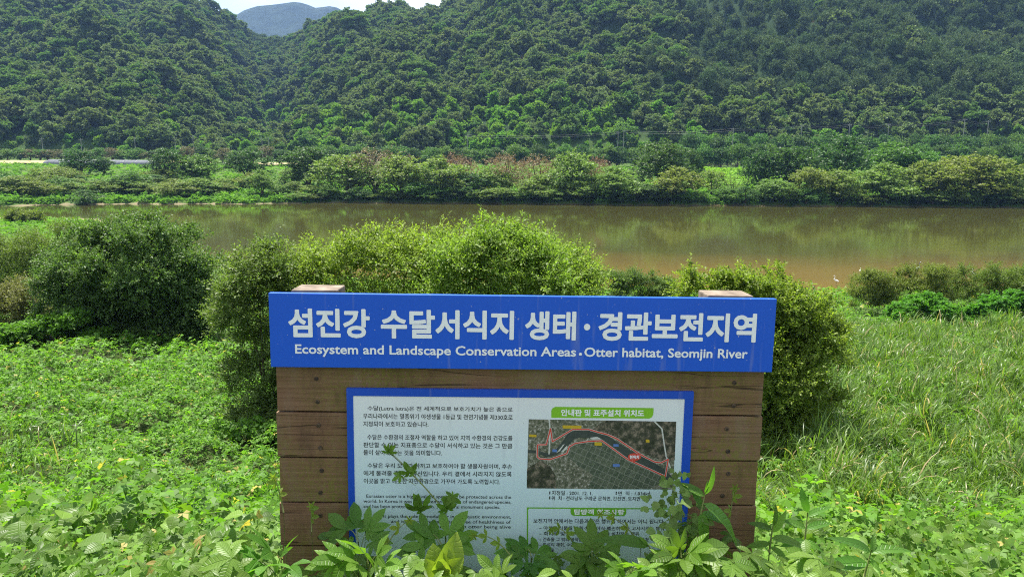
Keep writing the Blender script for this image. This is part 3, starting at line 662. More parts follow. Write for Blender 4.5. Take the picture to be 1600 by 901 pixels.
HOP = [palmate([-118, -62, 0, 62, 118], [.58, .86, 1, .86, .58], .205, 5, seed=1), palmate([-105, -52, 0, 52, 105], [.5, .8, 1, .82, .55], .195, 5, droop=.4, seed=2),
       palmate([-130, -85, -40, 0, 40, 85, 130], [.42, .65, .88, 1, .88, .65, .42], .18, 5, droop=.15, seed=3), palmate([-70, 0, 70], [.75, 1, .75], .25, 5, seed=4)]
ROUND = [blade(6, ovate(.42, .42), 1, .18, .25, .1, 5), blade(6, ovate(.38, .38), 1, .3, .4, .1, 6)]
SERR = lambda a: ovate(.36, .38)(a)
LANCE = [blade(8, ovate(.13, .38), 1, .3, .55, .12, 7), blade(8, ovate(.15, .40), 1, .3, .25, .12, 8)]
d3 = []
for an, ln in ((-75, .75), (0, 1), (75, .75)):
    a = R(an); c, s = math.cos(a), math.sin(a)
    d3.append([(x*c+y*s, -x*s+y*c, z) for x, y, z in ((0, 0, 0), (-.30*ln, .5*ln, .10), (0, ln, -.12), (.30*ln, .5*ln, .10))])
TRI = (np.array(sum(d3, [])), np.arange(12).reshape(3, 4), np.tile(np.array([(0, 0), (-1, .5), (0, 1), (1, .5)], float), (3, 1)))
DIA = (np.array([(0, 0, 0), (-.5, .5, .1), (0, 1, -.05), (.5, .5, .1)], float), np.array([[0, 1, 2, 3]]), np.array([(0, 0), (-1, .5), (0, 1), (1, .5)], float))
def dia(wd): v = DIA[0].copy(); v[:, 0] *= wd; return (v, DIA[1], DIA[2])
def grass(n, width, lean, seed=0):
    t = np.linspace(0, 1, n+1); V, U = [], []
    ang = R(90)*0 + lean*t**1.6
    p = np.zeros(2); pts = [p.copy()]
    for i in range(n):
        a = lean*((i+.5)/n)**1.3
        p = p + np.array([math.sin(a), math.cos(a)])/n; pts.append(p.copy())
    for i, a in enumerate(t):
        h = width*(1-a**2.2)*(.5+.5*min(1, a*6)) + .001
        V += [(-h, pts[i][0], pts[i][1]), (h, pts[i][0], pts[i][1])]; U += [(-.6, a), (.6, a)]
    Q = [(i*2, i*2+1, i*2+3, i*2+2) for i in range(n)]
    return np.array(V), np.array(Q), np.array(U)
GRASS = [grass(5, .019, ln) for ln in (.7, 1.4, 2.1, 2.8)]
def rand_dirs(n): return nrm(rng.normal(size=(n, 3)))
def yaw_frames(n, tilt=.5, lift=0.0, facing=None, fk=0.0):
    """leaf frames lying roughly flat, pointing any way"""
    th = rng.uniform(0, 2*math.pi, n)
    d = np.stack([np.cos(th), np.sin(th), rng.normal(lift, .25, n)], -1)
    up = np.array([0, 0, 1.0]) + rng.normal(size=(n, 3))*tilt
    if facing is not None: up = up + np.array(facing)*fk
    return frame_from(d, up)

# ------------------------------------------------------------------ leafy crowns
def lobes_surface(lobes, n, zmin=None, keep=.85, low=-.75):
    """points on the outside of a cluster of ellipsoids -> positions, outward directions"""
    C = np.array([l[0] for l in lobes]); A = np.array([l[1] for l in lobes])       # centres, radii (3)
    ar = A.prod(1)**(2/3); pk = rng.choice(len(lobes), size=int(n*3.2), p=ar/ar.sum())
    d = rand_dirs(len(pk)); d = d[(d[:, 2] > low)]; pk = pk[:len(d)]
    P = C[pk] + d*A[pk]
    inside = np.zeros(len(P), int)
    for k in range(len(lobes)):
        q = (P-C[k])/(A[k]*.93)
        inside += ((q*q).sum(1) < 1) & (pk != k)
    ok = (inside == 0) | (rng.random(len(P)) > keep)
    if zmin is not None: ok &= P[:, 2] > zmin
    P, d, r = P[ok], nrm(d[ok]/A[pk[ok]]), A[pk[ok]].mean(1)
    # leaf clumps standing out, hollows between them
    sc = np.median(A)*.62; q = P/sc
    nz_ = (np.sin(q[:, 0]*2.9+1.7*np.sin(q[:, 1]*2.1+q[:, 2]))+np.sin(q[:, 1]*3.1+1.5*np.sin(q[:, 2]*2.3+1))+np.sin(q[:, 2]*3.3+1.6*np.sin(q[:, 0]*2.2+2)))/3
    kp = rng.random(len(P)) < np.clip(.62+.9*nz_, .06, 1)
    P = P + d*(r*.20*nz_)[:, None]
    P, d = P[kp][:n], d[kp][:n]
    return P, d
def sublobes(lobes, k, lo=.26, hi=.46, out=1.0, low=-.35):
    res = []
    for c, a in lobes:
        for _ in range(k):
            d = nrm(rng.normal(size=3)); d[2] = abs(d[2]) if d[2] < low else d[2]
            r = a*rng.uniform(lo, hi)
            res.append((c + d*a*rng.uniform(.55, out), r*np.array((1, 1, .8))))
    return res
def shoot_leaves(P, D, length, per, leaf, wd, droop=.15, updraft=.45, spread=.8, T=None):
    """leafy twigs: P roots, D directions -> one batch of leaves"""
    n = len(P); B = Batch()
    Ln = length*rng.uniform(.6, 1.25, n)
    D = nrm(D + np.array([0, 0, updraft]) + rng.normal(size=(n, 3))*.35)
    side = nrm(np.cross(D, rand_dirs(n))); other = np.cross(D, side)
    tw_r = rng.random(n)
    for k in range(per):
        t = (k+.6)/per
        pos = P + D*(Ln*t)[:, None]; pos[:, 2] -= droop*Ln*t*t
        an = k*2.4 + tw_r*6.28
        out = side*np.cos(an)[:, None] + other*np.sin(an)[:, None]
        ld = nrm(out*spread + D*.7 + rng.normal(size=(n, 3))*.25)
        nv = np.array([0, 0, .8]) + D*.5 + rng.normal(size=(n, 3))*.45
        B.add(T or dia(wd), pos, frame_from(ld, nv), leaf*rng.uniform(.65, 1.2, n)*(1 - .35*t**3), np.clip(tw_r*.75 + rng.random(n)*.25, 0, 1))
    return B
def trunk_mesh(name, base, targets, r0, mat, seed=0, mid=.35):
    rr = random.Random(seed); mb = MB(); base = Vector(base)
    for t in targets:
        t = Vector(t); m1 = base.lerp(t, mid) + Vector((rr.uniform(-.1, .1), rr.uniform(-.1, .1), .12))*(t-base).length*.4
        m1.x = base.x + (m1.x-base.x)*.6; m1.y = base.y + (m1.y-base.y)*.6
        pts = [base + Vector((rr.uniform(-1, 1), rr.uniform(-1, 1), -.3))*r0*.6, base.lerp(m1, .5)+Vector((rr.uniform(-1, 1), rr.uniform(-1, 1), 0))*r0*.5, m1, m1.lerp(t, .55)+Vector((rr.uniform(-1, 1), rr.uniform(-1, 1), .4))*r0*1.2, t]
        mb.tube(pts, [r0, r0*.85, r0*.6, r0*.38, r0*.12], 6)
    return mb.mesh(name, mat, True)

def px_lobes(d, specs, flat=1.0):
    out = []
    for s in specs:
        dd = d + (s[3] if len(s) > 3 else 0)
        r = s[2]*dd/FPX
        out.append((np.array(pix(s[0], s[1], dd)), np.array((r, r*1.0, r*flat))))
    return out
def bush(name, label, cat, d, specs, mat, n, length, per, leaf, wd, base_px=None, stems=7, r0=.05, group=None, updraft=.45, wand=None, low=-.75, flat=1.0, barkmat=None, T=None, droop=.15, clumps=11):
    """shrub whose lobes are set out at their real place and size; things > stem, crown"""
    lobes = px_lobes(d, specs, flat)
    cx = float(np.mean([l[0][0] for l in lobes])); cy = float(np.mean([l[0][1] for l in lobes]))
    if base_px is not None:
        q = pix(base_px, 500, d); cx, cy = q.x, d
    cz = hz(cx, cy)
    root = empty(name, (cx, cy, cz)); tag(root, label, cat, group)
    o = np.array((cx, cy, cz))
    lobes = [(c-o, a) for c, a in lobes]
    P, D = lobes_surface(sublobes(lobes, clumps, .20, .52, 1.22), int(n*1.9), zmin=None, low=-.5, keep=.8)
    gz = H(P[:, 0]+cx, P[:, 1]+cy)-cz
    ok = P[:, 2] > gz+.1; P, D = P[ok], D[ok]
    P = P - D*rng.uniform(0, length*.8, len(P))[:, None]
    k = rng.random(len(P)) < .28; ctr = np.mean([l[0] for l in lobes], 0)      # leaves inside the crown too
    Pi = P[k] - D[k]*(np.mean([l[1][0] for l in lobes])*rng.uniform(.25, .75, k.sum()))[:, None]
    P, D = np.concatenate([P, Pi]), np.concatenate([D, D[k]])
    B = shoot_leaves(P, D, length, per, leaf, wd, updraft=updraft, T=T, droop=droop)
    if wand:                          # upright whips standing out of the crown
        WP, WD, wl, wn = [], [], [], 0
        for (px, py0, py1, k) in wand:
            for _ in range(k):
                a = np.array(pix(px+rng.normal(0, 6), py0, d+rng.normal(0, .3)))-o; b = np.array(pix(px+rng.normal(0, 14), py1+abs(rng.normal(0, 12)), d+rng.normal(0, .4)))-o
                for t in np.linspace(0, 1, 9):
                    WP.append(a+(b-a)*t); WD.append(nrm(b-a)*.5+rng.normal(size=3)*.5)
        Bw = shoot_leaves(np.array(WP), np.array(WD), length*.5, 7, leaf*1.05, wd, updraft=.5)
        B.V += Bw.V; B.F += [f+B.n for f in Bw.F]; B.R += Bw.R; B.U += Bw.U; B.n += Bw.n
    link('crown', B.mesh('crown', mat), root)
    tg = sorted(lobes, key=lambda l: -l[1][0])[:stems]
    link('stem', trunk_mesh('stem', (0, 0, -.1), [c+np.array((0, 0, a[2]*.5)) for c, a in tg], r0, barkmat or M_bark, seed=len(label)), root)
    return root

F_center = leaf_mat('leaf_willow', (.120, .205, .038), (.225, .315, .070), .45)
F_left = leaf_mat('leaf_grey_green', (.095, .145, .036), (.165, .215, .062), .40)
F_yel = leaf_mat('leaf_yellow_green', (.105, .180, .028), (.215, .290, .050), .45)
F_dark = leaf_mat('leaf_dark_bush', (.060, .115, .028), (.150, .215, .062), .36)
F_olive = leaf_mat('leaf_olive', (.085, .135, .028), (.165, .215, .050), .38)
F_pale = leaf_mat('leaf_pale_olive', (.12, .13, .045), (.19, .19, .08), .35)
F_vine = leaf_mat('leaf_vine', (.075, .185, .025), (.14, .28, .042), .42)

bush('shrub', 'grey-green shrub reaching behind the left end of the blue title board', 'shrub', 17.2,
     [(400, 450, 58), (448, 440, 48, .6), (385, 520, 55), (440, 540, 70, .3), (415, 600, 52), (470, 630, 60), (372, 480, 34), (420, 655, 45), (410, 412, 24, .8), (395, 680, 40), (440, 692, 46), (378, 590, 36)], F_left, 2300, .42, 10, .090, .5)
bush('shrub', 'light green willow shrub above the left half of the blue title board', 'shrub', 17.5,
     [(540, 412, 38), (592, 406, 34), (645, 412, 38, .4), (570, 450, 70), (655, 460, 76), (505, 428, 36), (610, 540, 105), (500, 480, 50), (700, 425, 46, .5), (472, 425, 36, .4), (455, 450, 44, .4)], F_center, 1750, .52, 10, .105, .42,
     wand=[(540, 400, 360, 5), (592, 395, 348, 5), (565, 400, 358, 4), (640, 400, 354, 5), (615, 400, 362, 4), (500, 425, 376, 4), (670, 420, 372, 4), (700, 430, 376, 4)])
bush('shrub', 'tallest light green willow shrub with upright shoots above the middle of the title board', 'shrub', 16.6,
     [(765, 402, 30), (805, 404, 28), (778, 435, 62), (738, 420, 34), (838, 420, 42), (830, 470, 76), (800, 540, 95), (740, 480, 60), (722, 412, 34, .4), (700, 450, 50)], F_center, 1550, .52, 10, .108, .42,
     wand=[(768, 395, 336, 8), (795, 385, 346, 6), (818, 395, 342, 7), (838, 410, 366, 4), (748, 395, 354, 5), (725, 425, 385, 4), (858, 415, 380, 3)])
bush('shrub', 'rounded light green willow shrub sloping down toward the open brown water', 'shrub', 18.0,
     [(868, 420, 36), (898, 432, 34), (880, 470, 66), (915, 468, 26), (850, 450, 50), (890, 530, 80)], F_center, 1050, .52, 10, .105, .42, wand=[(868, 415, 380, 4), (895, 420, 390, 4), (915, 440, 412, 3)])
bush('shrub', 'low dark green shrub far behind the gap between the willow shrubs and the yellow one', 'shrub', 44,
     [(955, 446, 20), (985, 444, 18), (1010, 450, 20), (1038, 456, 17), (970, 468, 24), (1020, 474, 24)], F_dark, 1500, .55, 9, .12, .4)
bush('shrub', 'yellow-green bushy shrub beside the right end of the blue title board', 'shrub', 15.6,
     [(1088, 462, 30), (1130, 460, 30), (1175, 470, 34), (1222, 488, 38), (1258, 504, 40), (1282, 522, 32), (1225, 545, 78), (1262, 570, 58), (1185, 600, 66), (1222, 640, 58), (1150, 540, 85), (1265, 620, 38), (1180, 660, 40), (1200, 690, 46), (1255, 668, 44), (1160, 700, 44)], F_yel, 3600, .38, 10, .090, .5,
     wand=[(1200, 450, 414, 5), (1216, 450, 412, 5), (1232, 460, 430, 3), (1130, 440, 420, 4), (1090, 445, 424, 4), (1165, 450, 430, 3), (1275, 480, 452, 3)])
bush('shrub', 'large round dark green bush standing alone left of the sign', 'bush', 34,
     [(213, 384, 36), (255, 400, 46), (172, 404, 44), (126, 436, 48), (298, 432, 44), (215, 440, 84), (138, 488, 52), (282, 488, 56), (208, 505, 70), (98, 470, 40), (318, 465, 28), (255, 520, 48), (160, 520, 46), (130, 530, 40), (210, 538, 46), (290, 528, 40)], F_dark, 8200, .62, 9, .150, .55, r0=.12, stems=9, clumps=16)
bush('shrub', 'olive bush at the left edge of the photo behind the large round bush', 'bush', 52,
     [(18, 412, 44), (68, 398, 38), (108, 384, 28), (-25, 430, 56), (60, 432, 44), (20, 455, 40), (118, 420, 36)], F_olive, 2600, .7, 9, .15, .5)
bush('shrub', 'small pale olive shrub at the left edge in front of the olive bush', 'shrub', 37,
     [(28, 480, 34), (-2, 486, 34), (54, 500, 26), (20, 500, 30)], F_pale, 1500, .5, 9, .11, .5)
bush('shrub', 'isolated dark shrub on the sandbar beyond the left bushes', 'shrub', 128,
     [(36, 343, 14), (56, 348, 12), (18, 348, 12), (40, 352, 14)], F_olive, 700, 1.1, 8, .35, .5)
bush('shrub', 'olive-brown shrub at the water edge right of the yellow-green shrub', 'shrub', 46,
     [(1365, 458, 26), (1405, 450, 28), (1448, 446, 26), (1400, 474, 32), (1450, 474, 30), (1340, 470, 22)], F_olive, 2300, .5, 9, .12, .42)
bush('shrub', 'olive-brown shrub at the right edge of the photo by the wading birds', 'shrub', 47,
     [(1490, 456, 28), (1535, 446, 24), (1580, 446, 28), (1625, 452, 36), (1540, 470, 34), (1590, 475, 34)], F_olive, 2300, .5, 9, .12, .42)
bush('vine_mound', 'bright green vine heap climbing over the olive-brown shrub right of the yellow-green shrub', 'vines', 42,
     [(1440, 492, 26), (1408, 494, 22), (1478, 500, 22), (1462, 480, 16)], F_vine, 1500, .25, 6, .16, .9, updraft=.1, T=TRI)
bush('vine_mound', 'bright green vine heap at the right edge below the olive-brown shrubs', 'vines', 42.5,
     [(1556, 488, 24), (1592, 484, 26), (1525, 498, 18), (1625, 490, 24)], F_vine, 1500, .25, 6, .16, .9, updraft=.1, T=TRI)
bush('vine_mound', 'green vine heap at the foot of the large round bush on its left side', 'vines', 32,
     [(110, 515, 26), (60, 520, 22), (160, 535, 24), (25, 530, 22)], F_vine, 1400, .25, 6, .12, .9, updraft=.1, T=TRI)

# ------------------------------------------------------------------ ground cover near the sign and on the slope
F_mat = leaf_mat('leaf_ground_vine', (.085, .180, .020), (.180, .300, .044), .45, val=.35, dry=.02)
F_grass = leaf_mat('reed_blades', (.065, .145, .022), (.145, .250, .050), .42, .40, .40, val=.35, dry=.05, drycol=(.34, .28, .15))
F_hop = leaf_mat('leaf_hop', (.080, .185, .022), (.150, .280, .040), .48, .42, .35, veins=True, val=.30, dry=.012)
F_fresh = leaf_mat('leaf_hop_fresh', (.085, .195, .024), (.160, .295, .042), .48, .42, .35, veins=True, val=.25)
F_bright = leaf_mat('leaf_young', (.17, .27, .03), (.24, .33, .045), .5, .42, .4, veins=True, val=.15)
F_stem = noisy_mat('green_stem', (.14, .19, .05), (.24, .26, .09), 30, .6, .3)
def mat_h(x, y):                     # how high the tangle of vines stands over the soil
    return .25 + .24*(snoise(x, y, 3.6)+.4) + .15*snoise(x, y, 1.4) + .07*snoise(x, y, .6)
def reed_zone(x, y):                 # 0..1: where tall grass takes over from vines
    a = 800 + FPX*x/np.maximum(y, 1)
    r = np.clip((a-1130)/90, 0, 1)*np.clip((41-y)/3, 0, 1) + np.clip((150-a)/80, 0, 1)*np.exp(-((y-14.2)/2.2)**2)
    return np.clip(r*np.clip(.85 + .75*snoise(x, y, 3.3) + .35*snoise(x, y, 9), .12, 1), 0, 1)
B = Batch()
def cover(n, x0, x1, y0, y1, T, size, depth, keepf=None, tilt=.45, B=B, lift=0):
    x = rng.uniform(x0, x1, n); y = y0 + (y1-y0)*rng.random(n)
    a = 800 + FPX*x/np.maximum(y, 1)
    ok = (a > -420) & (a < 2000)
    if keepf is not None: ok &= rng.random(n) < keepf(x, y)
    x, y = x[ok], y[ok]; n = len(x)
    z = H(x, y) + np.maximum(mat_h(x, y), .05) - depth*rng.random(n)**2
    eps = .15
    gx = (mat_h(x+eps, y)+H(x+eps, y)-mat_h(x-eps, y)-H(x-eps, y))/(2*eps); gy = (mat_h(x, y+eps)+H(x, y+eps)-mat_h(x, y-eps)-H(x, y-eps))/(2*eps)
    M = yaw_frames(n, tilt)
    up = nrm(np.stack([-gx*.8, -gy*.8, np.ones(n)], -1) + rng.normal(size=(n, 3))*tilt)
    M = frame_from(M[:, :, 1], up)
    B.add(T, np.stack([x, y, z], -1), M, size*rng.uniform(.6, 1.25, n), rng.random(n))
vine_keep = lambda x, y: np.clip(1.05-reed_zone(x, y)*.85, 0, 1)
cover(46000, -14, 10, 9.5, 15.5, TRI, .074, .20, vine_keep)
cover(80000, -20, 14, 15, 25, TRI, .096, .22, vine_keep)
cover(56000, -30, 24, 24, 42, TRI, .140, .26, vine_keep)
cover(24000, -44, 44, 40, 64, TRI, .24, .3)
cover(16000, -8, 8, 4.2, 10, TRI, .075, .25)
tag(link('ground_vines', B.mesh('ground_vines', F_mat)), 'dense mat of small bright green vine leaves covering the slope', 'ground cover', kind='stuff')

B = Batch()
n = 135000
y = 9.5 + 34*rng.random(n)**1.1; a = np.concatenate([rng.uniform(1120, 1960, n-14000), rng.uniform(-300, 170, 14000)]); x = (a-800)*y/FPX
ok = rng.random(n) < reed_zone(x, y)**1.2*np.clip(.75+.6*snoise(x, y, 2.2), .08, 1); x, y = x[ok], y[ok]
cl = .5+.5*snoise(x, y, 1.6)
z = H(x, y) + np.maximum(mat_h(x, y)*.55, 0) + .40*np.clip(snoise(x, y, 2.9), -.3, 1)
th = rng.normal(-.6, 1.3, len(x)) + 2.2*snoise(x, y, 4)
D = np.stack([np.cos(th), np.sin(th), rng.normal(0, .1, len(x))], -1)
U = np.array([0, 0, 1.0]) + rng.normal(size=(len(x), 3))*.22
sz = (.38 + .42*np.clip(cl, 0, 1))*rng.uniform(.6, 1.25, len(x))*np.clip(.75 + y/60, .8, 1.2)
kk = rng.integers(0, 4, len(x))
for k in range(4):
    q = kk == k
    B.add(GRASS[k], np.stack([x, y, z], -1)[q], frame_from(D[q], U[q]), sz[q], rng.random(q.sum()))
n = 1200                               # scattered grass tufts in the vines on the left
x = rng.uniform(-12, -1, n); y = rng.uniform(9.5, 30, n); q = snoise(x, y, 3.7) > .55; x, y = x[q], y[q]
B.add(GRASS[1], np.stack([x, y, H(x, y)+.2], -1), yaw_frames(len(x), .2), .55*rng.uniform(.6, 1.2, len(x)), rng.random(len(x)))
tag(link('reed_grass', B.mesh('reed_grass', F_grass)), 'tall arching reed grass thick on the slope right of the sign', 'grass', kind='stuff')

# big leaves on the bank around and before the sign
def near_top(x, y):
    return H(x, y) + .30 + .08*snoise(x, y, 1.3) + .05*snoise(x, y, .45)
sc_, so_ = sg_e, sg_O
def clear_sign(x, y, z, s):            # keep leaves out of the boards
    v = np.stack([x-sg_O.x, y-sg_O.y, z-sg_O.z], -1)
    le, ln = v@np.array(sg_e), v@np.array(sg_n)
    return ~((np.abs(le) < 1.0+s*.6) & (ln > -.02-s*.75) & (ln < .22+s*.7))
def leaves_near(B, n, x0, x1, y0, y1, Ts, size, depth, tilt=.4, raise_=0, face=-.5, mask=None):
    x = rng.uniform(x0, x1, n); y = rng.uniform(y0, y1, n)
    z = near_top(x, y) + raise_ - depth*rng.random(n)**1.5
    s = size*rng.uniform(.55, 1.25, n)
    ok = clear_sign(x, y, z, s)
    if mask is not None: ok &= mask(x, y)
    x, y, z, s = x[ok], y[ok], z[ok], s[ok]; n = len(x)
    th = rng.normal(-math.pi/2, 1.5, n)
    D = np.stack([np.cos(th), np.sin(th), rng.normal(-.2, .25, n)], -1)
    U = np.array([0, face, 1.0]) + rng.normal(size=(n, 3))*tilt
    M = frame_from(D, U); kk = rng.integers(0, len(Ts), n); P = np.stack([x, y, z], -1); rr = rng.random(n)
    for k in range(len(Ts)):
        q = kk == k; B.add(Ts[k], P[q], M[q], s[q], rr[q])
B = Batch()
leaves_near(B, 900, -2.4, 2.4, 1.55, 2.9, HOP, .085, .25)
leaves_near(B, 520, -1.05, 1.15, 1.85, 2.45, HOP, .085, .34, raise_=.20)
leaves_near(B, 260, -1.05, 1.15, 2.4, 2.84, HOP, .085, .3, raise_=.10)
leaves_near(B, 1500, -3.6, -.95, 2.2, 4.9, HOP+ROUND[:1], .085, .34)
leaves_near(B, 1500, 1.05, 3.9, 2.2, 4.9, HOP+ROUND[:1], .078, .34)
leaves_near(B, 190, -3.6, -1.0, 3.6, 4.9, ROUND, .13, .12, raise_=.06)
leaves_near(B, 150, 1.3, 4.2, 3.7, 4.9, ROUND, .12, .12, raise_=.04)
tag(link('hop_leaves', B.mesh('hop_leaves', F_hop, True)), 'tangle of large lobed hop vine leaves round the foot of the sign', 'ground cover', kind='stuff')
B = Batch()
for (x0, x1) in ((-4.2, -1.0), (1.05, 4.4)):
    leaves_near(B, 6500, x0, x1, 2.3, 5.3, [TRI], .046, .36)
leaves_near(B, 1500, -2.4, 2.4, 1.5, 3.0, [TRI], .04, .25)
tag(link('ground_vines', B.mesh('ground_vines', F_mat)), 'small bright green vine leaves filling the bank between the large leaves', 'ground cover', kind='stuff')

# ------------------------------------------------------------------ trees of the far bank
def tree_parts(seed, w=12.0, h=12.0, n=700, per=6, leaf=.5, wd=.75, bole=.12, nl=11, length=1.1, upd=.25, ragged=.18, flat=1.0, sub=6):
    """a crown about w wide standing from bole*h up to h, and its trunk with limbs"""
    global rng
    keep, rng = rng, np.random.default_rng(seed)
    lobes = []
    for i in range(nl):
        f = i/(nl-1); an = i*2.4 + rng.uniform(-.5, .5)
        zz = h*(bole+.12 + (1-bole-.26)*f)
        prof = math.sin(math.pi*min(1, .22+.70*f))**.8
        rad = w*.30*prof*(rng.uniform(.55, 1.15))
        r = w*rng.uniform(.19, .27)*(1-.25*f)
        lobes.append((np.array((math.cos(an)*rad, math.sin(an)*rad, zz)), np.array((r, r, r*flat))))
    lobes.append((np.array((0, 0, h*.55)), np.array((w*.30, w*.30, h*.30))))
    P, D = lobes_surface(sublobes(lobes, sub, .30, .52, .95), n, zmin=h*bole*.5, low=-.45)
    P = P - D*rng.uniform(0, .9, len(P))[:, None] + rng.normal(size=P.shape)*ragged
    B = shoot_leaves(P, D, length, per, leaf, wd, updraft=upd)
    crown = lambda name, mat: B.mesh(name, mat)
    tg = [c+np.array((0, 0, r[2]*.4)) for c, r in lobes[:-1:2]]
    tm = trunk_mesh('trunk', (0, 0, -.4), tg, w*.022, M_bark, seed, .3)
    V = np.concatenate(B.V); rr_ = np.percentile(np.hypot(V[:, 0], V[:, 1]), 95); zz_ = np.percentile(V[:, 2], 99.3)
    for v in B.V: v *= np.array([w/2/rr_, w/2/rr_, h/zz_])
    rng = keep
    return B, tm
T_light = leaf_mat('leaf_far_willow', (.105, .180, .042), (.200, .275, .078), .36)
T_green = leaf_mat('leaf_far_green', (.062, .135, .026), (.120, .215, .048), .36)
T_dark = leaf_mat('leaf_far_dark', (.036, .085, .020), (.075, .140, .036), .32)
T_olive = leaf_mat('leaf_far_olive', (.110, .158, .034), (.190, .235, .060), .36)
T_tan = leaf_mat('dry_leaf_tan', (.15, .125, .06), (.22, .18, .10), .25, tcol=(1.2, 1.1, .8))
T_rust = leaf_mat('dry_leaf_rust', (.145, .105, .048), (.235, .165, .080), .25, tcol=(1.2, 1, .8))
T_pink = leaf_mat('leaf_flowering', (.060, .100, .028), (.19, .125, .07), .25)
KIND = {}
def kind(key, mat, seeds, **kw):
    KIND[key] = []
    for sd_ in seeds:
        B, tm = tree_parts(sd_, **kw); KIND[key].append((B.mesh('crown', mat), tm))
kind('light', T_light, (1, 2, 3), n=1300)
kind('green', T_green, (4, 5), n=1200)
kind('dark', T_dark, (6, 7, 8), n=1300)
kind('olive', T_olive, (9, 10), n=1300)
kind('tan', T_tan, (11,), n=800, per=5, leaf=.38, wd=.35, ragged=.5, upd=.9)
kind('rust', T_rust, (12, 13), n=950, per=5, leaf=.42, wd=.4, ragged=.5, upd=.7)
kind('sparse', T_light, (14,), n=330, per=6, leaf=.42, wd=.5, bole=.2, ragged=.5)
kind('shrub', T_light, (15, 16), n=900, bole=.02, nl=9)
kind('oshrub', T_olive, (17, 18), n=900, bole=.02, nl=9)
kind('dshrub', T_dark, (19,), n=900, bole=.02, nl=9)
kind('gshrub', T_green, (20,), n=900, bole=.02, nl=9)
kind('pink', T_pink, (21, 22), n=700)
_kc = {}
def far_tree(key, px, ytop, wpx, off, label, name='tree', cat='tree', group=None, d=None, parts=True):
    x = (px-800)/FPX*(d or 210)
    for _ in range(3):
        dd = d or float(ys_far(np.array([x]))[0])+off; x = pix(px, 300, dd).x
    z = hz(x, dd); top = pix(px, ytop, dd).z
    h = max(top-z, 1.2)*.98; wd = wpx*dd/FPX
    ytop -= 2; _kc[key] = _kc.get(key, 0)+1; cm, tm = KIND[key][_kc[key] % len(KIND[key])]
    root = empty(name, (x, dd, z)); root.scale = (wd/9.6, wd/9.6, h/11.7); root.rotation_euler.z = (_kc[key]*2.1 + px) % 6.28
    tag(root, label, cat, group)
    link('crown', cm, root); link('trunk', tm, root)
    return root
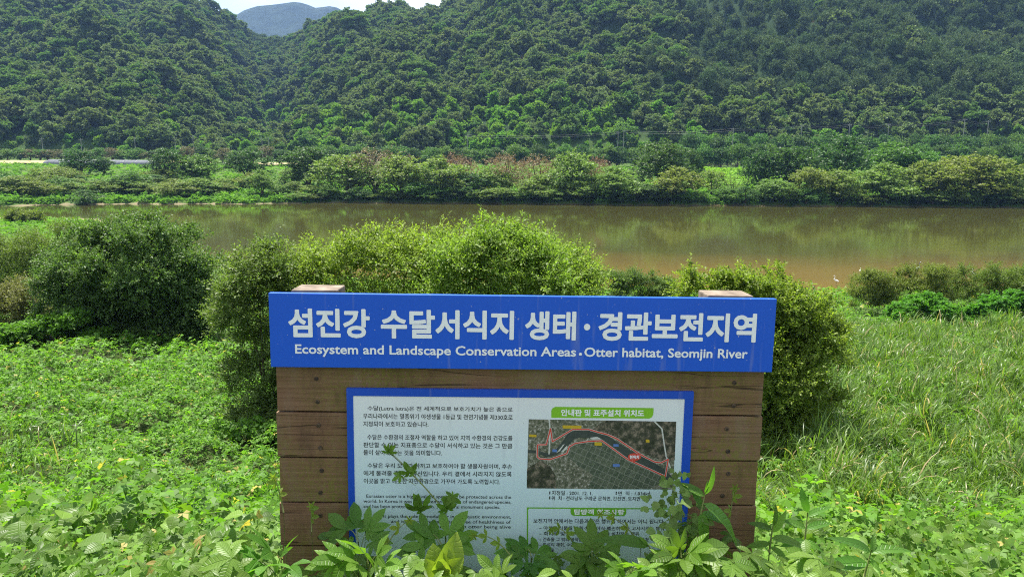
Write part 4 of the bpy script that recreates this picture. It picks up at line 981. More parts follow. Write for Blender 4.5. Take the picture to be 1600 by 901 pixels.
for a in [
  # key, px, ytop, width, metres behind the shore, label
  ('dark', 130, 236, 46, 62, 'dark dense tree standing before the left part of the grey greenhouse'),
  ('dark', 165, 247, 26, 64, 'narrow dark tree just right of the dense one before the greenhouse'),
  ('dark', 262, 233, 58, 50, 'tall dark tree with bare grey limbs at the right end of the greenhouse'),
  ('green', 308, 243, 62, 46, 'broad green tree between two darker trees on the left far bank'),
  ('dark', 388, 236, 56, 48, 'dark round tree left of the small straw-coloured field gap'),
  ('dark', 482, 231, 70, 30, 'big dark ivy-hung tree right of the straw field gap'),
  ('light', 410, 266, 40, 12, 'round light green shrub tree at the tip of the grassy bank'),
  ('light', 545, 243, 88, 10, 'grey-green willow with thin dry twigs, first of the waterside trees on the left'),
  ('tan', 586, 232, 90, 13, 'leafless tan tree top behind the first waterside willows'),
  ('light', 626, 244, 76, 7, 'light green willow straight above the second word of the blue board'),
  ('light', 688, 248, 82, 8, 'broad pale willow with a domed crown in the middle of the waterside row'),
  ('green', 660, 286, 58, 3, 'low green bushy tree touching the water under the domed pale willow'),
  ('dark', 740, 272, 66, 5, 'darker green waterside tree left of the rust-brown dry trees'),
  ('light', 768, 264, 50, 9, 'slim light willow in front of the rust-brown dry trees'),
  ('rust', 718, 240, 58, 17, 'rust-brown dry tree behind the domed pale willow'),
  ('rust', 792, 241, 66, 15, 'rust-brown dry tree at the left side of the brown patch'),
  ('rust', 845, 243, 78, 14, 'widest rust-brown dry tree in the middle of the brown patch'),
  ('rust', 930, 246, 52, 15, 'rust-brown dry tree showing between two light willows on the right of the patch'),
  ('light', 896, 239, 72, 9, 'tall light willow with a smooth round top right of the brown patch'),
  ('light', 842, 274, 60, 2.5, 'small dome-shaped willow at the water below the widest rust tree'),
  ('light', 778, 294, 48, 2, 'low pale bush at the water left of the small dome-shaped willow'),
  ('light', 900, 282, 50, 3, 'small willow at the water under the tall round-topped willow'),
  ('light', 962, 262, 78, 5, 'spreading light willow with visible trunk and grass under it'),
  ('dark', 1030, 224, 84, 24, 'large dark tree rising over the waterside willows left of the green crop field'),
  ('olive', 1056, 262, 66, 5, 'olive green willow at the left edge of the field gap by the water'),
  ('dark', 1010, 288, 60, 4, 'dark low tree by the water between two light willows'),
  ('dark', 1080, 236, 40, 36, 'dark slim tree touching the left side of the green crop field'),
  ('dark', 1186, 237, 54, 26, 'dark tree right beside the green crop field'),
  ('dark', 1240, 231, 80, 26, 'broad dark green tree, second to the right of the crop field'),
  ('dark', 1308, 214, 86, 40, 'tallest very dark tree on the right half of the far bank'),
  ('green', 1392, 224, 90, 40, 'mid green rounded tree behind the right waterside willows'),
  ('light', 1207, 281, 52, 3, 'small round light bush at the water below the dark trees'),
  ('olive', 1268, 263, 62, 5, 'light olive willow, left one of a touching pair below the tallest dark tree'),
  ('light', 1310, 266, 58, 5, 'light grey-green willow, right one of a touching pair below the tallest dark tree'),
  ('light', 1382, 257, 88, 6, 'dense grey-green willow between the touching pair and the yellow-olive willows'),
  ('green', 1440, 236, 80, 36, 'green tree crown behind the yellow-olive willows on the right bank'),
  ('olive', 1448, 254, 80, 7, 'yellow-olive willow with open trunks, left one of three'),
  ('olive', 1500, 244, 92, 9, 'yellow-olive willow with open trunks, middle and highest of three'),
  ('olive', 1556, 248, 88, 10, 'yellow-olive willow with open trunks, right one of three'),
  ('olive', 1548, 283, 60, 4, 'low olive willow at the water under the right open-trunked willow'),
  ('dark', 1590, 246, 60, 28, 'dark tree at the right edge of the photo behind the olive willows'),
  ('sparse', 1145, 272, 44, 7, 'thin half-bare small tree at the water before the green crop field'),
  ('light', 1455, 300, 46, 2.5, 'low grey bush at the water under the open-trunked olive willow'),
]: far_tree(*a)
for a in [
  ('dshrub', 133, 297, 38, -1.5, 'dark round bush at the water on the left grassy bank'),
  ('oshrub', 28, 276, 62, 46, 'olive bush in front of the straw field at the left photo edge'),
  ('oshrub', 62, 284, 50, 34, 'olive bush second from the left photo edge on the far bank'),
  ('gshrub', 100, 276, 52, 36, 'bright green bush below the dense dark greenhouse tree'),
  ('oshrub', 85, 262, 44, 58, 'small olive bush at the left end of the greenhouse'),
  ('oshrub', 158, 283, 50, 30, 'olive bush right below the narrow dark greenhouse tree'),
  ('shrub', 198, 280, 46, 30, 'pale bush below the middle of the greenhouse'),
  ('oshrub', 232, 289, 42, 20, 'low olive bush above the end of the left water inlet'),
  ('oshrub', 276, 285, 56, 22, 'wide olive bush below the tall dark tree with bare limbs'),
  ('shrub', 322, 284, 52, 20, 'pale rounded bush below the broad green tree'),
  ('shrub', 352, 279, 40, 24, 'pale bush left of the round shrub tree on the grassy bank'),
  ('gshrub', 440, 290, 40, 12, 'low green bush right of the round shrub tree'),
  ('shrub', 492, 290, 50, 4, 'low pale bush at the water below the ivy-hung tree'),
  ('oshrub', 115, 255, 34, 66, 'yellowish round bush touching the greenhouse roof line'),
  ('gshrub', 205, 268, 70, 52, 'low bright hedge bush in front of the greenhouse wall'),
  ('gshrub', 1135, 292, 50, 5, 'bright green low bush at the water before the crop field'),
  ('shrub', 1112, 266, 36, 18, 'pale low bush below the left corner of the crop field'),
  ('gshrub', 1590, 300, 50, 8, 'low bright green bush on the bank at the right photo edge'),
]:
    a = list(a); a[4] = float(np.interp(-(a[2]-2+.5*a[3]), [-318, -302, -284, -269.5, -263], [2.5, 20, 45, 75, 100])) if a[1] > 140 and a[1] < 900 or a[1] < 130 else a[4]
    far_tree(*a, name='bush', cat='bush')
for i in range(46):
    px = rng.uniform(-20, 470); pb = rng.uniform(281, 309); w_ = rng.uniform(22, 48)
    far_tree(('shrub', 'oshrub', 'gshrub', 'oshrub', 'dshrub')[i % 5], px, pb-w_*rng.uniform(.42, .6), w_, float(np.interp(-pb, [-318, -302, -284, -269.5], [2.5, 20, 45, 75])), 'scrubby bush among others on the low left far bank', name='bush', cat='bush', group='scrub bushes on the left far bank')
for i, px in enumerate(list(np.arange(470, 1100, 23))+list(np.arange(1168, 1620, 22))):
    far_tree(('shrub', 'dshrub', 'gshrub', 'oshrub')[(i*7+i//3) % 4], px+rng.uniform(-6, 6), 297+rng.uniform(-9, 8), 34, rng.uniform(1.2, 3), 'low bush overhanging the far waterline among the willows', name='bush', cat='bush', group='low bushes along the far waterline')
# rows of trees along the road under the hills
g_ = 'trees in the roadside rows under the hills'
for i, px in enumerate(np.arange(-30, 215, 16)):
    far_tree('pink' if 4 < i < 14 and i % 3 else 'green', px+rng.uniform(-4, 4), 233+rng.uniform(-2, 4), 24, 0, 'small trimmed tree in the roadside row at the left, some with reddish flowers', name='roadside_tree', group=g_, d=372)
for i, px in enumerate(np.arange(215, 520, 20)):
    far_tree(('green', 'pink', 'dark')[i % 3], px+rng.uniform(-5, 5), 232+rng.uniform(-5, 6), 28, 0, 'green tree in the roadside row behind the left far-bank trees', name='roadside_tree', group=g_, d=366)
for i, px in enumerate(np.arange(505, 1075, 21)):
    far_tree(('green', 'dark', 'green')[i % 3], px+rng.uniform(-5, 5), 229+rng.uniform(-4, 5), 33, 0, 'green tree in the low roadside row above the waterside trees', name='roadside_tree', group=g_, d=360)
for i, px in enumerate(np.arange(1070, 1660, 22)):
    far_tree(('dark', 'green')[i % 2], px+rng.uniform(-5, 5), 213+rng.uniform(-4, 5), 34, 0, 'dark tree in the upper roadside row at the foot of the right hill', name='roadside_tree', group=g_, d=384)
for i, px in enumerate(np.arange(1078, 1660, 24)):
    far_tree(('dark', 'green')[i % 2], px+rng.uniform(-5, 5), 229+rng.uniform(-4, 5), 34, 0, 'green tree in the lower roadside row above the right crop field', name='roadside_tree', group=g_, d=330)

# ------------------------------------------------------------------ forest on the hills
n0 = 0
xs_, ys_ = [], []
for yy in np.arange(408, 1090, 6.8):
    xr = np.arange(-1160*(yy/1090)-60, 1160*(yy/1090)+60, 7.6)
    xs_.append(xr + rng.uniform(-2.6, 2.6, len(xr))); ys_.append(yy + rng.uniform(-2.6, 2.6, len(xr)))
fx, fy = np.concatenate(xs_), np.concatenate(ys_)
fz = H(fx, fy)
fa, fp = proj_px(fx, fy, fz+7)
ok = (fa > -420) & (fa < 2000) & (fp > -110)
# hidden behind nearer slope? march a ray toward the camera
vis = np.ones(len(fx), bool)
for t in np.linspace(.42, .985, 50):
    hx, hy = fx*t, fy*t
    vis &= (H(hx, hy) - (EYE + (fz+11-EYE)*t)) < 7
ok &= vis
fx, fy, fz, fa, fp = fx[ok], fy[ok], fz[ok], fa[ok], fp[ok]
print('forest', len(fx))
W_broad = leaf_mat('forest_leaf', (.080, .122, .054), (.185, .240, .105), .26, .8, .1, val=.3)
W_mid = leaf_mat('forest_leaf_green', (.066, .130, .036), (.140, .225, .066), .28, .8, .1, val=.3)
W_pine = leaf_mat('pine_needles', (.056, .096, .042), (.110, .160, .066), .14, .8, .1, val=.3)
W_vine = leaf_mat('forest_vines', (.090, .195, .030), (.175, .300, .055), .34, .8, .1, val=.25)
W_dead = leaf_mat('dead_crown', (.13, .085, .055), (.19, .13, .085), .1, val=.25)
fcol = bpy.data.collections.new('forest_crowns')     # crown shapes; linked nowhere in the scene
shapes = []
for i in range(10):
    if i < 4: B, tm = tree_parts(100+i, 9.5, 9.5, 460, 5, .80, .8, .08, 6, .7, .2, .12, sub=3); mt = (W_broad, W_broad, W_broad, W_mid)[i]
    elif i < 7: B, tm = tree_parts(100+i, 7, 10, 300, 6, .8, .38, .15, 9, 1.1, .1, .5, .45); mt = W_pine
    elif i < 9: B, tm = tree_parts(100+i, 7.5, 6.0 if i == 7 else 8.5, 300, 5, .85, .85, .0, 8, .8, .1, .3); mt = W_vine
    else: B, tm = tree_parts(100+i, 6, 7, 160, 5, .6, .4, .1, 8, 1.0, .3, .5); mt = W_dead
    me = B.mesh('forest_tree', mt)
    o = bpy.data.objects.new('forest_crown_%02d' % i, me); fcol.objects.link(o); shapes.append(me)
nv = snoise(fx, fy*.7, 60)*.5 + snoise(fx, fy, 23)*.35
vinev = np.exp(-((fp-178)/34)**2)*1.25*np.clip((fa-330)/120, 0, 1)*np.clip((1120-fa)/120, 0, 1) + .75*np.clip((fp-175)/20, 0, 1) + .8*np.exp(-((fa-(505+ (fp-60)*-.6))/28)**2)*np.clip((fp-70)/40, 0, 1)*(fp < 200)*.6
pinev = np.clip((fa-980)/160, 0, 1)*np.clip((170-fp)/50, 0, 1)*1.3 + .9*np.clip((fa-330)/60, 0, 1)*np.clip((470-fa)/60, 0, 1)*np.clip((110-fp)/30, 0, 1)
u_ = rng.random(len(fx))
idx = rng.integers(0, 4, len(fx))
idx = np.where(pinev + nv*.8 > .72, rng.integers(4, 7, len(fx)), idx)
idx = np.where(vinev + nv*.9 > .78, rng.integers(7, 9, len(fx)), idx)
idx = np.where((idx >= 7) & (u_ < .18), rng.integers(0, 4, len(fx)), idx)
idx = np.where((u_ > .996), 9, idx)
scl = .7 + 1.05*rng.random(len(fx))**1.6; scl = scl*np.where(idx >= 7, .85, 1); rot = rng.uniform(0, 6.28, len(fx))
order = np.argsort(fy + 1e4*((fa < -15) | (fa > 1615))); near_i, far_i = order[:300], order[300:]
lab = {0: 'rounded dark broadleaf forest tree on the lowest slope under the hills', 1: 'dark pine on the lowest slope under the hills', 2: 'bright green vine-smothered tree on the lowest slope under the hills', 3: 'dead brown crown on the lowest slope under the hills'}
for i in near_i:
    k = int(idx[i]); q = 0 if k < 4 else 1 if k < 7 else 2 if k < 9 else 3
    o = link('forest_tree', shapes[k]); o.location = (fx[i], fy[i], fz[i]-.6); o.rotation_euler.z = rot[i]; o.scale = (scl[i],)*3
    tag(o, lab[q], 'tree', ('broadleaf trees', 'pines', 'vine-covered trees', 'dead trees')[q] + ' along the foot of the hills')
pm = bpy.data.meshes.new('forest'); pm.vertices.add(len(far_i))
pm.vertices.foreach_set('co', np.stack([fx[far_i], fy[far_i], fz[far_i]-.6], -1).astype(np.float32).ravel())
for nm, ty, vals in (('scl', 'FLOAT', scl), ('rot', 'FLOAT', rot), ('idx', 'INT', idx)):
    at = pm.attributes.new(nm, ty, 'POINT'); at.data.foreach_set('value', vals[far_i].astype(np.int32 if ty == 'INT' else np.float32))
forest = tag(link('forest', pm), 'dense dark green forest covering the hills across the river', 'forest', kind='stuff')
ng = bpy.data.node_groups.new('forest_scatter', 'GeometryNodeTree')
ng.interface.new_socket('Geometry', in_out='INPUT', socket_type='NodeSocketGeometry'); ng.interface.new_socket('Geometry', in_out='OUTPUT', socket_type='NodeSocketGeometry')
N, L = ng.nodes.new, ng.links.new
gi, go = N('NodeGroupInput'), N('NodeGroupOutput')
ip = N('GeometryNodeInstanceOnPoints'); ci = N('GeometryNodeCollectionInfo'); ci.inputs['Collection'].default_value = fcol
ci.inputs['Separate Children'].default_value = True; ci.inputs['Reset Children'].default_value = True
def attr(nm, ty):
    a = N('GeometryNodeInputNamedAttribute'); a.data_type = ty; a.inputs['Name'].default_value = nm
    return a.outputs['Attribute']
cx_ = N('ShaderNodeCombineXYZ'); L(attr('rot', 'FLOAT'), cx_.inputs[2])
ip.inputs['Pick Instance'].default_value = True
L(gi.outputs[0], ip.inputs['Points']); L(ci.outputs[0], ip.inputs['Instance']); L(attr('idx', 'INT'), ip.inputs['Instance Index'])
er = N('FunctionNodeEulerToRotation'); L(cx_.outputs[0], er.inputs[0]); L(er.outputs[0], ip.inputs['Rotation']); L(attr('scl', 'FLOAT'), ip.inputs['Scale'])
L(ip.outputs[0], go.inputs[0])
md = forest.modifiers.new('scatter', 'NODES'); md.node_group = ng

# ------------------------------------------------------------------ undergrowth of the far bank and the sandbar
B = Batch()
def far_cover(n, x0, x1, d0, d1, size, hmax, a0=-420, a1=2000, thr=-9, sc=14):
    x = rng.uniform(x0, x1, n); off = d0+(d1-d0)*rng.random(n)**1.3; y = ys_far(x)+off
    a = 800+FPX*x/y; ok = (a > a0) & (a < a1) & (snoise(x, y, sc) > thr); x, y = x[ok], y[ok]; n = len(x)
    hh = hmax*np.clip(.35+.55*snoise(x, y, 9)+.3*snoise(x, y, 3.5), .08, 1.2)
    B.add(TRI, np.stack([x, y, H(x, y)+hh*rng.random(n)**.6], -1), yaw_frames(n, .6), size*rng.uniform(.6, 1.3, n), rng.random(n))
far_cover(26000, -190, 200, 1.2, 34, .85, 1.5)
far_cover(7000, -190, -52, .1, 4.5, .55, 1.1)
far_cover(24000, -220, 230, 25, 150, 1.1, 1.0)
far_cover(5000, -20, 190, .3, 9, .8, 2.6, thr=-.1)
n = 9000                                # sandbar grass
x = rng.uniform(-130, -60, n); y = rng.uniform(98, 150, n); ok = (H(x, y) > .28); x, y = x[ok], y[ok]
B.add(TRI, np.stack([x, y, H(x, y)+.5*rng.random(len(x))*np.clip(.5+snoise(x, y, 8), .1, 1)], -1), yaw_frames(len(x), .6), .55*rng.uniform(.6, 1.3, len(x)), rng.random(len(x)))
F_bank = leaf_mat('bank_grass', (.085, .19, .028), (.15, .275, .045), .36, .8, .1, val=.3)
tag(link('bank_undergrowth', B.mesh('bank_undergrowth', F_bank)), 'bright green grass and low weeds over the far river bank', 'grass', kind='stuff')

# fields, greenhouse
def drape(name, x0, x1, y0, y1, lift, mat, nx=24, ny=10, skew=0):
    xs, ys = np.meshgrid(np.linspace(x0, x1, nx), np.linspace(y0, y1, ny)); xs = xs + (ys-y0)*skew
    I = np.arange(nx*ny).reshape(ny, nx)
    F = np.stack([I[:-1, :-1], I[:-1, 1:], I[1:, 1:], I[1:, :-1]], -1).reshape(-1, 4)
    return tag(link(name, np_mesh(name, np.stack([xs, ys, H(xs, ys)+lift], -1), F, mat, smooth=True)), kind='structure')
drape('straw_field', -300, -140, 330, 358, .9, noisy_mat('straw', (.26, .23, .11), (.40, .34, .18), .4, .95, .1, (1, 5, 1)))
drape('straw_field', -118, -96, 318, 348, 1.2, noisy_mat('straw_gap', (.28, .24, .12), (.42, .36, .20), .4, .95, .1, (1, 5, 1)))
drape('crop_field', 62, 88, 246, 296, .6, noisy_mat('crop_soil', (.10, .22, .03), (.17, .30, .05), 1.2, .95, .1, (1, 3, 1)), skew=.12)
B = Batch()                              # rows of the crop
for k in range(13):
    n = 260; x = rng.uniform(62, 92, n); y = np.full(n, 247+k*4.0)+rng.normal(0, .35, n)
    B.add(TRI, np.stack([x+(y-246)*.12-2, y, H(x, y)+.7+.9*rng.random(n)], -1), yaw_frames(n, .5), .8*rng.uniform(.6, 1.2, n), rng.random(n))
tag(link('crop_rows', B.mesh('crop_rows', leaf_mat('crop_leaf', (.13, .26, .03), (.20, .35, .05), .4, .8, .1))), 'bright yellow-green crop rows in the small terraced field', 'crop', kind='stuff')

gx0, gx1, gy = pix(70, 262, 322).x, pix(243, 262, 322).x, 322
gz = max(hz(gx0, gy), hz(gx1, gy))+.1
gh = empty('greenhouse', ((gx0+gx1)/2, gy, gz)); tag(gh, 'long low grey tunnel greenhouse behind the trees on the far left bank', 'greenhouse')
hl, gw, ght = (gx1-gx0)/2, 3.4, 2.5
def arch(n=12): return [(gw*math.cos(math.pi*k/n), ght*math.sin(math.pi*k/n)**.75) for k in range(n+1)]
mb = MB(); pr = arch()
st = [(-hl, .55), (-hl+1.2, .85), (-hl+3.0, 1.0)] + [(x, 1.0) for x in np.linspace(-hl+4, hl-3, 8)] + [(hl-1, .95), (hl, .7)]
vs = [(x, a*s_, b*s_) for x, s_ in st for a, b in pr]; m_ = len(pr)
mb.add(vs, [(i*m_+k, (i+1)*m_+k, (i+1)*m_+k+1, i*m_+k+1) for i in range(len(st)-1) for k in range(m_-1)] + [tuple(range(m_)), tuple(reversed(range((len(st)-1)*m_, len(st)*m_)))])
mb.build('cover', noisy_mat('plastic_film', (.10, .11, .125), (.17, .18, .20), 1.2, .85, .15, (1, .2, .2)), gh, True)
for k, x in enumerate(np.linspace(-hl+3, hl-1.5, 9)):
    mb = MB(); mb.tube([(x, a*1.012, b*1.012+.02) for a, b in pr], .06, 5); mb.build('hoop', noisy_mat('galvanised', (.25, .26, .27), (.35, .36, .37), 3, .5, .5) if k == 0 else bpy.data.materials['galvanised'], gh)
mb = MB(); mb.box(-hl+2, hl-2, -gw-.12, -gw-.06, .0, .75); mb.build('side_curtain', noisy_mat('side_film', (.22, .23, .23), (.32, .33, .32), 1, .6, .3), gh)

# utility poles and their wires
M_conc = noisy_mat('pole_concrete', (.26, .26, .24), (.36, .36, .34), 2, .8, .2)
M_wire = noisy_mat('wire', (.20, .20, .21), (.28, .28, .29), 2, .5, .4)
tops = []
pole0 = None
for px, yt, yb, d, side in [(65, 215, 232, 392, 1), (126, 216, 236, 390, 1), (210, 214, 226, 400, 1), (273, 214, 230, 398, 1), (301, 211, 238, 388, 1), (409, 215, 231, 396, 1), (419, 214, 234, 394, 1), (730, 210, 228, 396, 1), (966, 205, 228, 394, 1), (975, 203, 229, 392, 1),
                      (1146, 200, 232, 376, 2), (1253, 194, 210, 402, 2), (1328, 193, 210, 402, 2), (1389, 193, 206, 404, 2), (1508, 185, 212, 402, 2), (1545, 188, 214, 400, 2)]:
    p = pix(px, yt, d); zb = hz(p.x, d)-.3; h = p.z-zb
    lab_ = {65: 'leftmost grey utility pole under the left hill', 126: 'grey utility pole second from the left photo edge under the left hill', 210: 'short grey utility pole above the greenhouse\'s right half', 273: 'grey utility pole above the tall dark tree with bare limbs', 301: 'grey utility pole above the broad green far-bank tree',
            409: 'left one of two close grey poles under the valley', 419: 'right one of two close grey poles under the valley', 730: 'single grey pole under the bright vine slope in the middle', 966: 'left one of two close pale poles above the large dark tree', 975: 'right one of two close pale poles above the large dark tree',
            1146: 'tall grey pole standing over the green crop field', 1253: 'grey pole above the broad dark tree right of the crop field', 1328: 'grey pole with crossarm above the tallest dark tree', 1389: 'short pole top between the tallest dark tree and the olive willows', 1508: 'tall pole with crossarm above the highest olive willow', 1545: 'grey pole furthest right under the right hill'}[px]
    root = empty('utility_pole', (p.x, d, zb)); tag(root, lab_, 'pole', 'utility poles under the hills')
    if pole0 is None:
        pole0 = (MB().tube([(0, 0, 0), (0, 0, 1)], [.20, .13], 8).mesh('pole', M_conc, True), MB().box(-1.1, 1.1, -.18, -.06, -.5, -.34).mesh('crossarm', M_conc), MB().tube([(-.9, -.12, -.34), (-.9, -.12, 0)], .09, 6).tube([(.9, -.12, -.34), (.9, -.12, 0)], .09, 6).mesh('insulator', M_conc))
    o = link('pole', pole0[0], root); o.scale = (1, 1, h)
    ca = link('crossarm', pole0[1], root); ca.location = (0, 0, h-.3); ca.scale = (1.0, 1, 1)
    io = link('insulator', pole0[2], ca)
    tops.append((px, Vector((p.x, d-.1, p.z-.35))))
T_ = dict(tops)
for a, b, lb in [(730, 966, 'thin power cable between the single middle pole and the close pair'), (975, 1146, 'thin power cable between the close pale pair and the pole over the crop field'), (1146, 1253, 'thin power cable right of the tall pole over the crop field'), (1253, 1328, 'thin power cable above the broad dark trees'), (1328, 1389, 'thin power cable right of the pole with crossarm'), (1389, 1508, 'thin power cable left of the tall pole above the olive willow'), (1508, 1545, 'short power cable between the two right-hand poles')]:
    A, Bq = T_[a], T_[b]; mb = MB()
    for dz in (0, -.9): mb.tube([A.lerp(Bq, t) + Vector((0, 0, dz - 4*t*(1-t)*1.2)) for t in np.linspace(0, 1, 9)], .022, 4)
    tag(mb.build('power_cable', M_wire), lb, 'cable')
fn = empty('railing', (pix(1128, 246, 318).x, 318, hz(pix(1128, 246, 318).x, 318))); tag(fn, 'dark roadside railing above the green crop field', 'railing')
for k in range(10):
    x = -9+k*2; MB().box(x-.06, x+.06, -.06, .06, 0, 2.6).build('post', M_bark, fn)
MB().box(-9.5, 9.5, -.1, -.062, 2.1, 2.3).box(-9.5, 9.5, -.1, -.062, 1.2, 1.4).build('rail', M_bark, fn)

# ------------------------------------------------------------------ egrets wading at the shallow edge
M_white_f = noisy_mat('white_feathers', (.75, .75, .72), (.85, .85, .83), 6, .8, .2)
M_grey_f = noisy_mat('grey_feathers', (.22, .24, .27), (.34, .36, .39), 6, .8, .2)
M_bill = noisy_mat('dark_bill', (.02, .02, .02), (.05, .045, .03), 6, .5, .4)
M_bill2 = noisy_mat('yellow_bill', (.45, .30, .05), (.55, .36, .07), 6, .5, .4)
def egret_mesh(mat, upright):
    body = MB()
    n = 1.0 if upright else .55
    # one loft from tail over body, up the S of the neck to the head
    pts = [(-.26, 0, .36), (-.20, 0, .39), (-.08, 0, .43), (.04, 0, .46), (.12, 0, .50), (.17, 0, .56), (.15, 0, .56+.10*n), (.11, 0, .56+.20*n), (.12, 0, .56+.28*n), (.17, 0, .56+.33*n), (.215, 0, .56+.325*n), (.25, 0, .56+.31*n)]
    body.tube(pts, [.012, .05, .085, .09, .07, .042, .030, .024, .024, .032, .028, .010], 10)
    legs = MB()
    for sy in (-.03, .03): legs.tube([(.0, sy, .40), (-.035, sy, .20), (.01, sy, -.12)], [.012, .009, .008], 6)
    bill = MB(); bill.tube([(.245, 0, .56+.312*n), (.36, 0, .56+.285*n)], [.012, .003], 6)
    return body.mesh('body', mat, True), bill.mesh('bill', M_bill2), legs.mesh('leg', M_bill, True)
EG = (egret_mesh(M_white_f, True), egret_mesh(M_white_f, False), egret_mesh(M_grey_f, True))
for px, py, d, q, sz, rz, lb in [(1162, 437, 72, 1, 1.1, 2.8, 'white egret hunched just above the yellow-green shrub'), (1306, 443, 68, 0, 1.0, 2.6, 'largest white egret standing alone in the brown shallows'), (1434, 424, 75.5, 2, 1.4, .4, 'grey heron standing beyond the olive-brown shrub'),
        (1344, 423, 76, 1, .7, 1.0, 'tiny white egret far out on the brown water'), (1522, 428, 73, 0, 1.0, 2.9, 'white egret alone between the heron and the flock'), (1572, 431, 72, 1, 1.05, .3, 'first white egret on the left of the flock at the right edge'), (1579, 431, 72.4, 0, .9, 2.6, 'second white egret of the flock at the right edge'), (1587, 430, 73, 1, .95, .2, 'third white egret of the flock at the right edge'), (1594, 430, 72.6, 0, .9, 2.9, 'last white egret of the flock, touching the right photo edge')]:
    p = pix(px, py, d); root = empty('heron' if q == 2 else 'egret', (p.x, d, .05)); root.scale = (sz,)*3; root.rotation_euler.z = rz
    tag(root, lb, 'bird', 'wading birds in the shallows')
    for nm, me in zip(('body', 'bill', 'leg'), EG[q]): link(nm, me, root)

# ------------------------------------------------------------------ plants growing up before the sign
def on(px, py, y): return np.array(pix(px, py, y))
def leaf_at(B, T, base, tip, up=(0, -.6, 1), scale=None, r=None):
    base, tip = np.array(base), np.array(tip); d = tip-base; L_ = np.linalg.norm(d)
    B.add(T, base[None], frame_from((d/L_)[None], np.array(up, float)[None]), np.array([scale or L_]), np.array([rng.random() if r is None else r]))
def stem_to(mb, a, b, r, sag=.05, n=7):
    a, b = Vector(a), Vector(b); pts = [a.lerp(b, t)+Vector((0, 0, sag*4*t*(1-t))) for t in np.linspace(0, 1, n)]
    mb.tube(pts, [r*(1-.6*t) for t in np.linspace(0, 1, n)], 5); return pts
def plant(name, label, cat, base, build, mat, stemmat=F_stem, group=None):
    base = np.array(base); root = empty(name, tuple(base)); tag(root, label, cat, group)
    B, mb = Batch(), MB(); build(B, mb)
    for v in B.V: v -= base
    mb.v = [tuple(np.array(q)-base) for q in mb.v]
    link('leaves', B.mesh('leaves', mat, True), root)
    if mb.v: mb.build('stem', stemmat, root, True)
    return root
def gnd(p): return np.array((p[0], p[1], hz(p[0], p[1])))
# hop vine climbing across the printed text
def b_(B, mb):
    y = 2.76
    root_ = gnd(on(690, 840, y)); a = on(697, 800, y); tip = on(607, 703, 2.80)
    stem_to(mb, root_, a, .005, .0); stem_to(mb, a, tip, .0035, .01)
    for (bx, by, tx, ty, T, up, rr) in [(640, 738, 628, 716, 0, (0, -1, .4), .3), (626, 742, 607, 753, 1, (0, -1, .5), .5), (648, 736, 632, 728, 3, (0, -1, .6), .4), (608, 706, 598, 694, 1, (0, -1, .3), .2), (608, 706, 618, 694, 1, (0, -1, .3), .6),
                                    (700, 795, 690, 768, 2, (0, -.8, .6), .1), (660, 793, 640, 766, 0, (-.2, -1, .5), .1), (650, 796, 655, 766, 3, (.2, -1, .5), .15), (706, 775, 700, 806, 0, (.1, -1, .4), .1), (708, 775, 690, 797, 2, (.1, -1, .4), .5), (700, 795, 694, 775, 3, (0, -1, .4), .6)]:
        p0, p1 = on(bx, by, y-.01), on(tx, ty, y-.035); leaf_at(B, HOP[T], p0, p0+(p1-p0)*.72, up, r=rr)
        stem_to(mb, on(bx, by, y-.01), on((bx*2+697)/3, (by*2+790)/3, y), .0018, .0, 4)
plant('hop_vine', 'hop vine stem climbing diagonally across the Korean text of the panel', 'vine', gnd(on(690, 840, 2.76)), b_, F_fresh)
def hopclump(label, px, py, specs, y=2.66, mat=None):
    def f(B, mb):
        c = on(px, py, y); g = gnd(c); stem_to(mb, g, c, .0045, .0); lo_ = 16 if y > 2.6 else 0; sp_ = [(a_, b_+lo_, T_, s_*(.68 if lo_ else .75), d_) for a_, b_, T_, s_, d_ in specs]
        for k, (tx, ty, T, sz, dy) in enumerate(sp_):
            tip = on(tx, ty, y+dy); b0 = c + (tip-c)*.45
            stem_to(mb, c + (g-c)*min(.6, .08*k), b0, .0022, .02, 5)
            leaf_at(B, HOP[T] if T < 10 else (ROUND+LANCE)[T-10], b0, tip, (rng.normal(0, .25), -.75+rng.normal(0, .15), 1), scale=sz)
    plant('hop_plant', label, 'vine', gnd(on(px, py, y)), f, mat or F_fresh, group='hop plants at the foot of the panel')
hopclump('dark shaded hop plant in front of the bottom left of the panel', 560, 845, [(520, 790, 3, .15, .03), (555, 782, 3, .15, .05), (590, 790, 2, .16, .04), (470, 815, 3, .10, .05), (500, 812, 1, .11, .0), (535, 840, 0, .12, -.04), (610, 830, 2, .13, -.05), (585, 812, 10, .13, .05)], 2.70)
hopclump('dark shaded hop plant in front of the English text', 690, 850, [(640, 800, 2, .16, .03), (665, 815, 0, .14, .0), (715, 800, 0, .17, .03), (745, 812, 1, .13, .04), (690, 835, 2, .14, -.05), (625, 838, 3, .12, -.08), (735, 845, 0, .13, -.06), (600, 850, 10, .11, -.1)], 2.68)
hopclump('sunlit hop plant with broad lobed leaf left of the bright young shoot', 575, 880, [(560, 845, 0, .15, -.10), (610, 850, 2, .13, -.12), (520, 855, 1, .13, -.1), (480, 870, 0, .15, -.16), (640, 880, 3, .12, -.2), (540, 885, 2, .14, -.22), (455, 880, 1, .13, -.2)], 2.36)
hopclump('hop plant with a dark pointed leaf under the green notice heading', 830, 868, [(812, 838, 2, .16, .03), (845, 845, 0, .14, .03), (790, 850, 3, .12, -.04), (860, 862, 1, .13, -.08), (800, 875, 0, .13, -.14), (835, 880, 2, .13, -.16), (770, 842, 1, .12, .02)], 2.68)
